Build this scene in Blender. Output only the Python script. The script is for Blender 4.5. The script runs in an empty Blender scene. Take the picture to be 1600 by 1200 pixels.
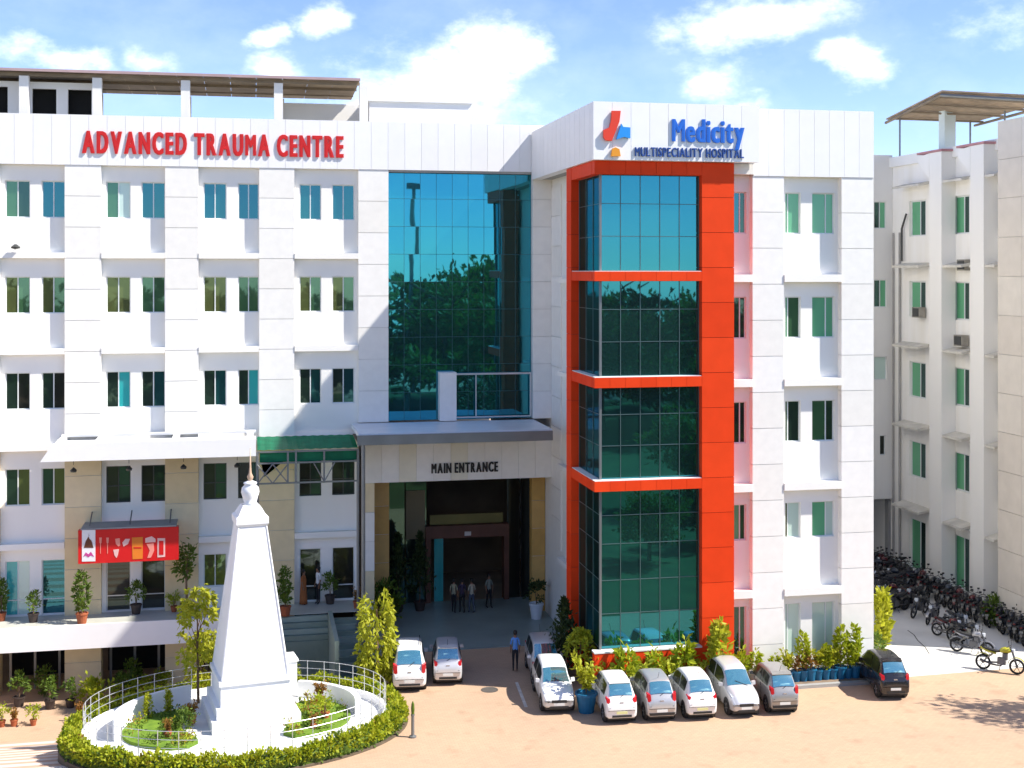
import bpy, bmesh, math, random
from mathutils import Vector, Matrix, noise as mnoise
random.seed(11)
scene = bpy.context.scene
col = scene.collection
R = math.radians
# ------------------------------------------------------------------ camera
CAM_H, YAW, FOC, HOR = 16.4, R(11.5), 2000.0, 425.0
cam_data = bpy.data.cameras.new('camera')
cam = bpy.data.objects.new('camera', cam_data)
col.objects.link(cam)
cam.location = (0, 0, CAM_H)
cam.rotation_euler = (R(90), 0, -YAW)
cam_data.sensor_width = 36
cam_data.lens = FOC / 1600 * 36
cam_data.shift_y = -(600 - HOR) / 1600
cam_data.clip_end = 3000
scene.camera = cam
# ------------------------------------------------------------------ light
SUN_DIR = Vector((1.0, -0.40, 1.2)).normalized()          # towards the sun
SUN_EL = math.asin(SUN_DIR.z)
SUN_AZ = math.atan2(SUN_DIR.x, SUN_DIR.y)
world = bpy.data.worlds.new('World')
scene.world = world
world.use_nodes = True
sun_data = bpy.data.lights.new('sun', 'SUN')
sun_data.energy = 2.3
sun_data.angle = R(0.8)
sun_data.color = (1.0, 0.945, 0.86)
sun = bpy.data.objects.new('sun', sun_data)
col.objects.link(sun)
sun.location = SUN_DIR * 80
sun.rotation_euler = SUN_DIR.to_track_quat('Z', 'Y').to_euler()
SKY_STRENGTH = 0.092
vs = scene.view_settings
vs.view_transform = 'Standard'
vs.look = 'None'
vs.gamma = 1.0
vs.use_curve_mapping = False
vs.exposure = 1.93
scene.cycles.max_bounces = 8
scene.cycles.diffuse_bounces = 4
scene.cycles.glossy_bounces = 4
scene.cycles.use_denoising = True

CA, SA = math.cos(YAW), math.sin(YAW)
def FX(px, Y):                      # X where the view ray of column px meets the plane Y
    u = (px - 800) / FOC
    return Y / (CA - u * SA) * (u * CA + SA)
def FZ(px, py, Y):
    u = (px - 800) / FOC
    return CAM_H + (HOR - py) / FOC * (Y / (CA - u * SA))
def G(px, py, z=0.0):               # ground point
    u = (px - 800) / FOC
    t = (CAM_H - z) * FOC / (py - HOR)
    return (t * (u * CA + SA), t * (CA - u * SA))
def SY(px, X):                      # Y where the view ray meets the plane X
    u = (px - 800) / FOC
    return X / (u * CA + SA) * (CA - u * SA)
def SZ(px, py, X):
    u = (px - 800) / FOC
    return CAM_H + (HOR - py) / FOC * (X / (u * CA + SA))

# ------------------------------------------------------------------ sky with clouds
def build_world():
    nt = world.node_tree
    N, L = nt.nodes, nt.links
    N.clear()
    out = N.new('ShaderNodeOutputWorld')
    bg = N.new('ShaderNodeBackground')
    bg.inputs['Strength'].default_value = SKY_STRENGTH
    sky = N.new('ShaderNodeTexSky')
    sky.sky_type = 'NISHITA'
    sky.sun_disc = False
    sky.sun_elevation = SUN_EL
    sky.sun_rotation = SUN_AZ
    sky.air_density = 0.75
    sky.dust_density = 0.0
    sky.ozone_density = 4.0
    sky.altitude = 200
    tc = N.new('ShaderNodeTexCoord')
    sep = N.new('ShaderNodeSeparateXYZ')
    L.new(tc.outputs['Generated'], sep.inputs[0])
    def M(op, a, b=None, c=None):
        n = N.new('ShaderNodeMath'); n.operation = op
        for i, v in enumerate((a, b, c)):
            if v is None: continue
            if isinstance(v, (int, float)): n.inputs[i].default_value = v
            else: L.new(v, n.inputs[i])
        return n.outputs[0]
    az = M('ARCTAN2', sep.outputs[0], sep.outputs[1])
    el = M('ARCSINE', sep.outputs[2])
    def noise(scale, detail, rough, off=0.0, vec=None):
        n = N.new('ShaderNodeTexNoise')
        n.inputs['Scale'].default_value = scale
        n.inputs['Detail'].default_value = detail
        n.inputs['Roughness'].default_value = rough
        if vec is None:
            mp = N.new('ShaderNodeMapping'); mp.inputs['Location'].default_value = (off, off * .7, -off)
            mp.inputs['Scale'].default_value = (1, 1, 1.7)
            L.new(tc.outputs['Generated'], mp.inputs[0]); L.new(mp.outputs[0], n.inputs['Vector'])
        return n
    n1 = noise(13, 6, .58)
    n2 = noise(13, 6, .58, 5.3)
    nf = noise(34, 8, .62, 1.7)
    azd = M('ADD', az, M('MULTIPLY', M('SUBTRACT', n1.outputs[0], .5), .085))
    eld = M('ADD', el, M('MULTIPLY', M('SUBTRACT', n2.outputs[0], .5), .055))
    # cumulus heaps: azimuth, elevation, half width, half height
    heaps = []
    for px, py, w, h, s in ((690, 135, 95, 55, 1), (775, 85, 85, 55, 1.05), (740, 130, 110, 50, 1), (490, 25, 55, 32, .8), (420, 58, 36, 26, .75),
                            (60, 90, 110, 28, .62), (130, 95, 60, 26, .6), (245, 100, 55, 28, .55), (440, 115, 55, 34, .7), (1190, 22, 165, 45, .85),
                            (1100, 40, 80, 36, .7), (1330, 105, 68, 38, .85), (1125, 120, 60, 38, .6), (1165, 160, 50, 24, .55), (1530, 40, 110, 30, .3)):
        u = (px - 800) / FOC
        heaps.append((YAW + math.atan(u), math.atan((HOR - py) / FOC * math.cos(math.atan(u))), w / FOC * 1.08, h / FOC * 1.15, s))
    for k in range(44):                                   # same kind of sky all round, extra unseen clouds added to brighten shade
        heaps.append((random.uniform(.9, 6.0) - math.pi + .35 if k % 2 else random.uniform(-3.1, -.6), random.uniform(.06, .95), random.uniform(.06, .15), random.uniform(.03, .065), random.uniform(.5, 1)))
    dens = None
    for (a, e, w, h, s) in heaps:
        dx = M('DIVIDE', M('SUBTRACT', azd, a), w)
        dy = M('DIVIDE', M('SUBTRACT', eld, e), h)
        r = M('SQRT', M('ADD', M('MULTIPLY', dx, dx), M('MULTIPLY', dy, dy)))
        d = M('MULTIPLY', M('SUBTRACT', 1.0, r), s)
        dens = d if dens is None else M('MAXIMUM', dens, d)
    dens = M('ADD', dens, M('MULTIPLY', M('SUBTRACT', nf.outputs[0], .5), .95))
    mr = N.new('ShaderNodeMapRange'); mr.interpolation_type = 'SMOOTHSTEP'
    mr.inputs['From Min'].default_value = 0.0; mr.inputs['From Max'].default_value = 1.15
    L.new(dens, mr.inputs['Value'])
    # thin haze veil between the heaps
    veil = M('MULTIPLY', M('MAXIMUM', M('SUBTRACT', n1.outputs[0], .42), 0), .22)
    fac = M('MINIMUM', M('ADD', M('MULTIPLY', mr.outputs[0], .93), veil), .97)
    tint = N.new('ShaderNodeMix'); tint.data_type = 'RGBA'; tint.blend_type = 'MULTIPLY'
    tint.inputs[0].default_value = 1.0
    L.new(sky.outputs[0], tint.inputs[6]); tint.inputs[7].default_value = SKY_TINT
    shade = N.new('ShaderNodeMix'); shade.data_type = 'RGBA'
    L.new(nf.outputs[0], shade.inputs[0])
    shade.inputs[6].default_value = tuple(c * CLOUD for c in (.86, .90, .97)) + (1,)
    shade.inputs[7].default_value = tuple(c * CLOUD for c in (1.06, 1.05, 1.04)) + (1,)
    mix = N.new('ShaderNodeMix'); mix.data_type = 'RGBA'
    L.new(fac, mix.inputs[0]); L.new(tint.outputs[2], mix.inputs[6]); L.new(shade.outputs[2], mix.inputs[7])
    L.new(mix.outputs[2], bg.inputs['Color'])
    L.new(bg.outputs[0], out.inputs[0])
SKY_TINT = (.68, .63, .69, 1)
CLOUD = 7.5
build_world()

# ------------------------------------------------------------------ materials
MATS = {}
def mat(name, rgb, rough=.7, var=.08, scale=1.2, bump=0.0, bscale=20, metallic=0.0, spec=.4, streak=0.0, trans=0.0, coat=0.0, rgb2=None, tscale=None):
    if name in MATS: return MATS[name]
    m = bpy.data.materials.new(name); m.use_nodes = True
    nt = m.node_tree; N, L = nt.nodes, nt.links
    b = N['Principled BSDF']
    b.inputs['Roughness'].default_value = rough
    b.inputs['Metallic'].default_value = metallic
    b.inputs['Specular IOR Level'].default_value = spec
    b.inputs['Coat Weight'].default_value = coat
    geo = N.new('ShaderNodeNewGeometry')
    tx = N.new('ShaderNodeTexNoise'); tx.inputs['Scale'].default_value = scale; tx.inputs['Detail'].default_value = 5
    if streak:
        mp = N.new('ShaderNodeMapping'); mp.inputs['Scale'].default_value = (1, 1, streak)
        L.new(geo.outputs['Position'], mp.inputs[0]); L.new(mp.outputs[0], tx.inputs['Vector'])
    else:
        L.new(geo.outputs['Position'], tx.inputs['Vector'])
    cr = N.new('ShaderNodeValToRGB')
    hi = rgb2 or tuple(min(1, c * (1 + var)) for c in rgb)
    lo = rgb if rgb2 else tuple(c * (1 - var) for c in rgb)
    cr.color_ramp.elements[0].position = .3; cr.color_ramp.elements[1].position = .7
    cr.color_ramp.elements[0].color = (*lo, 1); cr.color_ramp.elements[1].color = (*hi, 1)
    L.new(tx.outputs[0], cr.inputs[0]); L.new(cr.outputs[0], b.inputs['Base Color'])
    if bump:
        bt = N.new('ShaderNodeTexNoise'); bt.inputs['Scale'].default_value = bscale; bt.inputs['Detail'].default_value = 3
        L.new(geo.outputs['Position'], bt.inputs['Vector'])
        bn = N.new('ShaderNodeBump'); bn.inputs['Strength'].default_value = bump; bn.inputs['Distance'].default_value = .02
        L.new(bt.outputs[0], bn.inputs['Height']); L.new(bn.outputs[0], b.inputs['Normal'])
    if trans:
        tl = N.new('ShaderNodeBsdfTranslucent'); L.new(cr.outputs[0], tl.inputs['Color'])
        mx = N.new('ShaderNodeMixShader'); mx.inputs[0].default_value = trans
        L.new(b.outputs[0], mx.inputs[1]); L.new(tl.outputs[0], mx.inputs[2])
        L.new(mx.outputs[0], N['Material Output'].inputs['Surface'])
    MATS[name] = m
    return m
def glassy(name, body, tint, refl, rough=.02, wave=0.0):
    """coated solar glass: a coloured mirror coat over a dark body"""
    m = bpy.data.materials.new(name); m.use_nodes = True
    nt = m.node_tree; N, L = nt.nodes, nt.links
    b = N['Principled BSDF']
    b.inputs['Base Color'].default_value = (*body, 1); b.inputs['Roughness'].default_value = .35
    b.inputs['Specular IOR Level'].default_value = .3
    g = N.new('ShaderNodeBsdfGlossy'); g.inputs['Color'].default_value = (*tint, 1); g.inputs['Roughness'].default_value = rough
    lw = N.new('ShaderNodeLayerWeight'); lw.inputs['Blend'].default_value = .25
    ad = N.new('ShaderNodeMath'); ad.operation = 'MULTIPLY_ADD'; ad.use_clamp = True
    L.new(lw.outputs['Fresnel'], ad.inputs[0]); ad.inputs[1].default_value = .6; ad.inputs[2].default_value = refl
    mx = N.new('ShaderNodeMixShader'); L.new(ad.outputs[0], mx.inputs[0])
    L.new(b.outputs[0], mx.inputs[1]); L.new(g.outputs[0], mx.inputs[2])
    L.new(mx.outputs[0], N['Material Output'].inputs['Surface'])
    if wave:
        geo = N.new('ShaderNodeNewGeometry'); t = N.new('ShaderNodeTexNoise'); t.inputs['Scale'].default_value = .9; t.inputs['Detail'].default_value = 1
        L.new(geo.outputs['Position'], t.inputs['Vector'])
        bn = N.new('ShaderNodeBump'); bn.inputs['Strength'].default_value = wave; bn.inputs['Distance'].default_value = .02
        L.new(t.outputs[0], bn.inputs['Height']); L.new(bn.outputs[0], g.inputs['Normal'])
    MATS[name] = m
    return m
WHITE = mat('white_wall_paint', (.87, .85, .80), .75, .03, .5, streak=.18, bump=.06, bscale=14)
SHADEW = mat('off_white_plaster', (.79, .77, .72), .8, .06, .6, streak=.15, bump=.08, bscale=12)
CLAD = [mat('cladding_a', (.85, .83, .775), .45, .03, 3), mat('cladding_b', (.865, .845, .80), .45, .03, 3), mat('cladding_c', (.835, .81, .75), .45, .03, 3)]
CLAD_SHADE = [mat('cladding_shaded_a', (.74, .61, .37), .5, .05, 2.2), mat('cladding_shaded_b', (.77, .645, .41), .5, .05, 2.2), mat('cladding_shaded_c', (.71, .57, .33), .5, .05, 2.2)]  # same stone as the cladding, warm shade below the canopy put into its colour
BANDW = [mat('band_panel_a', (.84, .835, .82), .38, .015, 2), mat('band_panel_b', (.85, .845, .83), .38, .015, 2), mat('band_panel_c', (.83, .825, .81), .38, .015, 2)]
RED = [mat('red_panel_a', (.76, .056, .011), .5, .05, 1.5, spec=.1), mat('red_panel_b', (.78, .060, .012), .5, .05, 1.5, spec=.1), mat('red_panel_c', (.73, .052, .010), .5, .05, 1.5, spec=.1)]
BOUNCE_STONE = mat('ochre_stone', (.56, .33, .09), .5, .08, 2)  # warm bounced light on the inner piers is put into this colour
JOINT = mat('joint_shadow_gap', (.66, .64, .59), .9, .1)
REDJ = mat('red_joint', (.42, .034, .016), .9, .1)
FRAME = mat('window_frame_white', (.72, .74, .73), .4, .03)
DFRAME = mat('dark_window_frame', (.05, .052, .05), .4, .1)
STEEL = mat('grey_steel', (.22, .23, .23), .45, .1, metallic=.6)
GALV = mat('galvanised_rail', (.62, .63, .64), .35, .06, metallic=.5)
CONC = mat('grey_concrete', (.33, .33, .315), .85, .12, .7, bump=.12, bscale=9)
RUST = mat('weathered_roof_sheet', (.23, .18, .12), .7, .25, .9, streak=.4)
RUSTL = mat('weathered_roof_sheet_light', (.36, .27, .18), .7, .25, .9)
CURT = glassy('curtain_glass', (.008, .075, .07), (.05, .40, .54), .60, .014, .05)
TOWG = glassy('tower_glass', (.008, .045, .04), (.05, .36, .46), .52, .015, .04)
WING = [glassy('window_glass_teal', (.008, .07, .075), (.08, .30, .36), .45, .02), glassy('window_glass_green', (.05, .13, .06), (.16, .34, .26), .36, .02),
        glassy('window_glass_dark', (.014, .03, .022), (.13, .27, .24), .34, .02), glassy('window_glass_olive', (.085, .10, .03), (.20, .30, .16), .30, .02)]
CURTAIN = glassy('glass_over_green_curtain', (.13, .42, .22), (.3, .5, .4), .12, .05)
CURTAIN2 = glassy('glass_over_cyan_curtain', (.03, .40, .40), (.3, .5, .5), .14, .05)
PALEG = glassy('pale_lit_glass', (.55, .70, .62), (.5, .6, .6), .12, .05)
DARKG = glassy('dark_door_glass', (.012, .012, .010), (.14, .17, .15), .30, .03)
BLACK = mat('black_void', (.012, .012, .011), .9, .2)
LETR = mat('red_sign_letter', (.60, .012, .010), .4, .04)
LETB = mat('blue_sign_letter', (.015, .14, .60), .4, .04)
LETN = mat('navy_sign_letter', (.02, .07, .28), .4, .04)
LETK = mat('black_sign_letter', (.02, .02, .02), .4, .04)

# ------------------------------------------------------------------ mesh + object helpers
class MB:
    def __init__(s): s.v = []; s.f = []
    def box(s, x0, x1, y0, y1, z0, z1):
        n = len(s.v)
        s.v += [(x0, y0, z0), (x1, y0, z0), (x1, y1, z0), (x0, y1, z0), (x0, y0, z1), (x1, y0, z1), (x1, y1, z1), (x0, y1, z1)]
        s.f += [tuple(n + i for i in q) for q in ((0, 3, 2, 1), (4, 5, 6, 7), (0, 1, 5, 4), (1, 2, 6, 5), (2, 3, 7, 6), (3, 0, 4, 7))]
        return s
    def hexa(s, p):                     # 4 bottom + 4 top points
        n = len(s.v); s.v += [tuple(q) for q in p]
        s.f += [tuple(n + i for i in q) for q in ((0, 3, 2, 1), (4, 5, 6, 7), (0, 1, 5, 4), (1, 2, 6, 5), (2, 3, 7, 6), (3, 0, 4, 7))]
        return s
    def poly(s, pts):
        n = len(s.v); s.v += [tuple(p) for p in pts]; s.f.append(tuple(range(n, n + len(pts)))); return s
    def prism(s, pts, d):               # polygon extruded along the vector d
        n = len(s.v); k = len(pts); d = Vector(d)
        s.v += [tuple(p) for p in pts] + [tuple(Vector(p) + d) for p in pts]
        s.f.append(tuple(range(n, n + k))[::-1]); s.f.append(tuple(range(n + k, n + 2 * k)))
        for i in range(k): s.f.append((n + i, n + (i + 1) % k, n + k + (i + 1) % k, n + k + i))
        return s
    def tube(s, pts, r, seg=8, cap=True):
        pts = [Vector(p) for p in pts]; rr = r if isinstance(r, (list, tuple)) else [r] * len(pts)
        n0 = len(s.v)
        for i, p in enumerate(pts):
            d = (pts[min(i + 1, len(pts) - 1)] - pts[max(i - 1, 0)])
            d = d.normalized() if d.length > 1e-9 else Vector((0, 0, 1))
            a = Vector((0, 0, 1)) if abs(d.z) < .9 else Vector((1, 0, 0))
            e1 = d.cross(a).normalized(); e2 = d.cross(e1)
            for k in range(seg):
                t = 2 * math.pi * k / seg
                s.v.append(tuple(p + (e1 * math.cos(t) + e2 * math.sin(t)) * rr[i]))
        for i in range(len(pts) - 1):
            for k in range(seg):
                a, b = n0 + i * seg + k, n0 + i * seg + (k + 1) % seg
                s.f.append((a, b, b + seg, a + seg))
        if cap:
            s.f.append(tuple(range(n0, n0 + seg))); s.f.append(tuple(range(n0 + (len(pts) - 1) * seg, n0 + len(pts) * seg))[::-1])
        return s
    def lathe(s, prof, seg=20, c=(0, 0, 0), square=False):
        n0 = len(s.v)
        for (r, z) in prof:
            for k in range(seg):
                t = 2 * math.pi * (k + .5) / seg
                s.v.append((c[0] + r * math.cos(t), c[1] + r * math.sin(t), c[2] + z))
        for i in range(len(prof) - 1):
            for k in range(seg):
                a, b = n0 + i * seg + k, n0 + i * seg + (k + 1) % seg
                s.f.append((a, b, b + seg, a + seg))
        s.f.append(tuple(range(n0, n0 + seg))[::-1]); s.f.append(tuple(range(n0 + (len(prof) - 1) * seg, n0 + len(prof) * seg)))
        return s
    def loft(s, rings, close=True, caps=True):
        n0 = len(s.v); k = len(rings[0])
        for r in rings: s.v += [tuple(p) for p in r]
        for i in range(len(rings) - 1):
            for j in range(k if close else k - 1):
                a, b = n0 + i * k + j, n0 + i * k + (j + 1) % k
                s.f.append((a, b, b + k, a + k))
        if caps:
            s.f.append(tuple(range(n0, n0 + k))[::-1]); s.f.append(tuple(range(n0 + (len(rings) - 1) * k, n0 + len(rings) * k)))
        return s
    def mesh(s, name, m, smooth=False, fix=False):
        me = bpy.data.meshes.new(name); me.from_pydata(s.v, [], s.f); me.materials.append(m)
        if fix:
            b = bmesh.new(); b.from_mesh(me); bmesh.ops.recalc_face_normals(b, faces=b.faces); b.to_mesh(me); b.free()
        if smooth: me.shade_smooth()
        me.update()
        return me
    def build(s, name, m, parent=None, smooth=False, fix=True, at=None):
        return put(name, s.mesh(name, m, smooth, fix), parent, at)
WPOS = {}                               # world position of each unrotated parent
def put(name, me, parent=None, at=None):
    """link a mesh whose points are in world coordinates (or, with at, round that place)"""
    o = bpy.data.objects.new(name, me); col.objects.link(o)
    w = Vector(at) if at else Vector((0, 0, 0))
    if parent is not None:
        o.parent = parent; o.location = w - WPOS.get(parent.name, Vector((0, 0, 0)))
    else: o.location = w
    WPOS[o.name] = w
    return o
def tag(o, label=None, cat=None, group=None, kind=None):
    if label: o['label'] = label
    if cat: o['category'] = cat
    if group: o['group'] = group
    if kind: o['kind'] = kind
    return o
def thing(name, loc, label, cat, group=None, rz=0):
    o = bpy.data.objects.new(name, None); o.empty_display_size = .3; col.objects.link(o); o.location = loc; o.rotation_euler.z = rz
    WPOS[o.name] = Vector(loc)
    return tag(o, label, cat, group)
KIDS = {}
def local(name, mb, m, parent, smooth=False, loc=(0, 0, 0), rot=None):
    """a part in its parent's own axes"""
    me = mb if isinstance(mb, bpy.types.Mesh) else mb.mesh(name, m, smooth, True)
    o = bpy.data.objects.new(name, me); col.objects.link(o); o.parent = parent; o.location = loc
    if rot: o.rotation_euler = rot
    KIDS.setdefault(parent.name, []).append(o)
    return o
def copy_tree(o, parent=None):
    c = o.copy(); col.objects.link(c); c.parent = parent
    for ch in KIDS.get(o.name, []):
        KIDS.setdefault(c.name, []).append(copy_tree(ch, c))
    return c
UNIT = {}
def panel(name, x0, x1, y0, y1, z0, z1, m, parent, tilt=None):
    """one box-shaped piece that shares its mesh with all others of that material"""
    if m.name not in UNIT:
        UNIT[m.name] = MB().box(-.5, .5, -.5, .5, -.5, .5).mesh('piece_' + m.name, m, fix=True)
    o = put(name, UNIT[m.name], parent, ((x0 + x1) / 2, (y0 + y1) / 2, (z0 + z1) / 2))
    o.scale = (abs(x1 - x0), abs(y1 - y0), abs(z1 - z0))
    if tilt: o.rotation_euler = (random.uniform(-tilt, tilt), 0, random.uniform(-tilt, tilt))
    return o
def wall(name, u0, u1, z0, z1, p, th, holes, m, parent, axis='y'):
    """upright wall with openings; axis y: faces the camera, u = X, front at Y = p; axis x: faces left, u = Y, front at X = p"""
    us = sorted({u0, u1, *[h[0] for h in holes], *[h[1] for h in holes]}); us = [u for u in us if u0 <= u <= u1]
    zs = sorted({z0, z1, *[h[2] for h in holes], *[h[3] for h in holes]}); zs = [z for z in zs if z0 <= z <= z1]
    mb = MB()
    solid = {}
    for i in range(len(us) - 1):
        for j in range(len(zs) - 1):
            cu, cz = (us[i] + us[i + 1]) / 2, (zs[j] + zs[j + 1]) / 2
            solid[i, j] = not any(h[0] < cu < h[1] and h[2] < cz < h[3] for h in holes)
    def q(*pts):
        mb.poly([(u, w, z) if axis == 'y' else (w, u, z) for (u, w, z) in pts])
    for (i, j), sflag in solid.items():
        if not sflag: continue
        a, b, c, d = us[i], us[i + 1], zs[j], zs[j + 1]
        q((a, p, c), (b, p, c), (b, p, d), (a, p, d)); q((a, p + th, c), (a, p + th, d), (b, p + th, d), (b, p + th, c))
        if not solid.get((i - 1, j)): q((a, p, c), (a, p, d), (a, p + th, d), (a, p + th, c))
        if not solid.get((i + 1, j)): q((b, p, c), (b, p + th, c), (b, p + th, d), (b, p, d))
        if not solid.get((i, j - 1)): q((a, p, c), (a, p + th, c), (b, p + th, c), (b, p, c))
        if not solid.get((i, j + 1)): q((a, p, d), (b, p, d), (b, p + th, d), (a, p + th, d))
    return mb.build(name, m, parent, fix=False)
def window(parent, u0, u1, z0, z1, p, mats, axis='y', fm=None, splits=(.5,), bar=.045, name='window', transom=None):
    """framed window set back in its opening: frame + one pane for each light"""
    fm = fm or FRAME
    def bx(mb, a, b, c, d, e, f):
        mb.box(a, b, c, d, e, f) if axis == 'y' else mb.box(c, d, a, b, e, f)
    mb = MB(); b = bar
    bx(mb, u0, u1, p, p + .07, z0, z0 + b); bx(mb, u0, u1, p, p + .07, z1 - b, z1)
    bx(mb, u0, u0 + b, p, p + .07, z0 + b, z1 - b); bx(mb, u1 - b, u1, p, p + .07, z0 + b, z1 - b)
    cuts = [u0 + b] + [u0 + (u1 - u0) * s for s in splits] + [u1 - b]
    for c in cuts[1:-1]: bx(mb, c - b / 2, c + b / 2, p + .004, p + .066, z0 + b, z1 - b)
    if transom: bx(mb, u0 + b, u1 - b, p + .008, p + .06, z0 + (z1 - z0) * transom - b / 2, z0 + (z1 - z0) * transom + b / 2)
    w = mb.build(name, fm, parent, fix=False)
    for k in range(len(cuts) - 1):
        a, c = cuts[k] + (b / 2 if k else 0), cuts[k + 1] - (b / 2 if k < len(cuts) - 2 else 0)
        m = mats[k % len(mats)]
        if axis == 'y': panel('pane', a, c, p + .03, p + .042, z0 + b, z1 - b, m, w, .008)
        else: panel('pane', p + .03, p + .042, a, c, z0 + b, z1 - b, m, w, .008)
    return w

# ------------------------------------------------------------------ ground
YA, YW = 58.8, 59.06                     # left block: column fronts, bay walls
YT, YB, YBW = 47.9, 48.3, 48.62          # red frame, right block columns, its bay walls
XS = 13.9                               # left flank of the right block
XR = FX(1365, YB)                       # right end of the right block
XW = 35.5                               # right wing, facing left
RINGC, RINGR, RINGB = (-.45, 46.75), 6.1, .70
SUNK = -2.0
XRET = 4.75                             # retaining edge of the sunken court
PAVE = mat('salmon_interlocking_pavers', (.50, .335, .225), .8, .1, .55, bump=.25, bscale=18)
def paver_material():
    m = PAVE; nt = m.node_tree; N, L = nt.nodes, nt.links
    b = N['Principled BSDF']; geo = N.new('ShaderNodeNewGeometry')
    br = N.new('ShaderNodeTexBrick'); br.inputs['Scale'].default_value = 1.0
    br.inputs['Brick Width'].default_value = .22; br.inputs['Row Height'].default_value = .11; br.inputs['Mortar Size'].default_value = .006
    br.inputs['Color1'].default_value = (.52, .355, .235, 1); br.inputs['Color2'].default_value = (.48, .328, .218, 1); br.inputs['Mortar'].default_value = (.39, .275, .18, 1)
    L.new(geo.outputs['Position'], br.inputs['Vector'])
    n = N.new('ShaderNodeTexNoise'); n.inputs['Scale'].default_value = .16; n.inputs['Detail'].default_value = 6; n.inputs['Roughness'].default_value = .62
    L.new(geo.outputs['Position'], n.inputs['Vector'])
    cr = N.new('ShaderNodeValToRGB'); cr.color_ramp.elements[0].position = .34; cr.color_ramp.elements[1].position = .66
    cr.color_ramp.elements[0].color = (.90, .91, .92, 1); cr.color_ramp.elements[1].color = (1.05, 1.03, 1.0, 1)
    L.new(n.outputs[0], cr.inputs[0])
    mx = N.new('ShaderNodeMix'); mx.data_type = 'RGBA'; mx.blend_type = 'MULTIPLY'; mx.inputs[0].default_value = 1
    L.new(br.outputs[0], mx.inputs[6]); L.new(cr.outputs[0], mx.inputs[7])
    # oil drips and tyre grime
    n2 = N.new('ShaderNodeTexNoise'); n2.inputs['Scale'].default_value = 1.1; n2.inputs['Detail'].default_value = 4
    L.new(geo.outputs['Position'], n2.inputs['Vector'])
    c2 = N.new('ShaderNodeValToRGB'); c2.color_ramp.elements[0].position = .24; c2.color_ramp.elements[1].position = .42
    c2.color_ramp.elements[0].color = (.82, .80, .78, 1); c2.color_ramp.elements[1].color = (1, 1, 1, 1)
    L.new(n2.outputs[0], c2.inputs[0])
    m2 = N.new('ShaderNodeMix'); m2.data_type = 'RGBA'; m2.blend_type = 'MULTIPLY'; m2.inputs[0].default_value = 1
    L.new(mx.outputs[2], m2.inputs[6]); L.new(c2.outputs[0], m2.inputs[7])
    L.new(m2.outputs[2], b.inputs['Base Color'])
paver_material()
def ramp_z(y):
    t = min(max((y - 43.0) / 11.5, 0), 1); t = t * t * (3 - 2 * t)
    return SUNK * t
mb = MB()
mb.poly([(XRET, -250, 0), (500, -250, 0), (500, 500, 0), (XRET, 500, 0)])
mb.poly([(-500, -250, 0), (0, -250, 0), (0, 43, 0), (-500, 43, 0)])
mb.poly([(0, -250, 0), (XRET, -250, 0), (XRET, 50, 0), (0, 50, 0)]); mb.poly([(0, 50, SUNK), (XRET, 50, SUNK), (XRET, 54.5, SUNK), (0, 54.5, SUNK)])
mb.poly([(0, 50, SUNK), (XRET, 50, SUNK), (XRET, 50, 0), (0, 50, 0)]); mb.poly([(XRET, 50, SUNK), (XRET, 54.5, SUNK), (XRET, 54.5, 0), (XRET, 50, 0)])
ys = [43 + i * .5 for i in range(24)]
for a, b in zip(ys, ys[1:]): mb.poly([(-500, a, ramp_z(a)), (0, a, ramp_z(a)), (0, b, ramp_z(b)), (-500, b, ramp_z(b))])
mb.poly([(-500, ys[-1], SUNK), (XRET, ys[-1], SUNK), (XRET, 500, SUNK), (-500, 500, SUNK)])
tag(mb.build('ground', PAVE, fix=False), kind='structure')
# banded paving of the drive that dips down on the left
stripe = mat('banded_drive_paving', (.62, .42, .32), .8, .1, 1, bump=.2, bscale=15)
def banded():
    nt = stripe.node_tree; N, L = nt.nodes, nt.links
    geo = N.new('ShaderNodeNewGeometry'); w = N.new('ShaderNodeTexWave'); w.bands_direction = 'Y'
    w.inputs['Scale'].default_value = .36; w.inputs['Distortion'].default_value = 1.2; w.inputs['Detail'].default_value = 2; w.inputs['Detail Scale'].default_value = .6
    L.new(geo.outputs['Position'], w.inputs['Vector'])
    cr = N.new('ShaderNodeValToRGB'); cr.color_ramp.elements[0].position = .35; cr.color_ramp.elements[1].position = .6
    cr.color_ramp.elements[0].color = (.54, .34, .24, 1); cr.color_ramp.elements[1].color = (.66, .57, .49, 1)
    L.new(w.outputs[0], cr.inputs[0]); L.new(cr.outputs[0], N['Principled BSDF'].inputs['Base Color'])
banded()
mb = MB()
for a, b in zip([40, 41, 42] + ys, [41, 42, 43] + ys[1:]):
    if a > 52.0: break
    mb.poly([(-30, a, ramp_z(a) + .006), (-5.4, a, ramp_z(a) + .006), (-5.4, b, ramp_z(b) + .006), (-30, b, ramp_z(b) + .006)])
tag(mb.build('drive_paving', stripe, fix=False), kind='structure')
# concrete of the motorcycle alley, granite under the porch
ALLEY = mat('alley_concrete', (.60, .585, .55), .85, .1, .5, bump=.12, bscale=8)
a0, a1, a2 = G(1225, 1074), G(1440, 1056), G(1640, 1040)
mb = MB(); mb.poly([(a0[0], a0[1], .005), (a1[0], a1[1], .005), (a2[0], a2[1], .005), (60, a2[1], .005), (60, 110, .005), (a0[0] + .6, 110, .005)])
tag(mb.build('alley_pavement', ALLEY, fix=False), kind='structure')
GRAN = mat('porch_granite', (.27, .34, .32), .35, .12, .8)
mb = MB(); mb.box(XRET + .3, XS - .02, 54.9, 63, -.1, .05)
tag(mb.build('porch_floor', GRAN), kind='structure')
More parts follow.
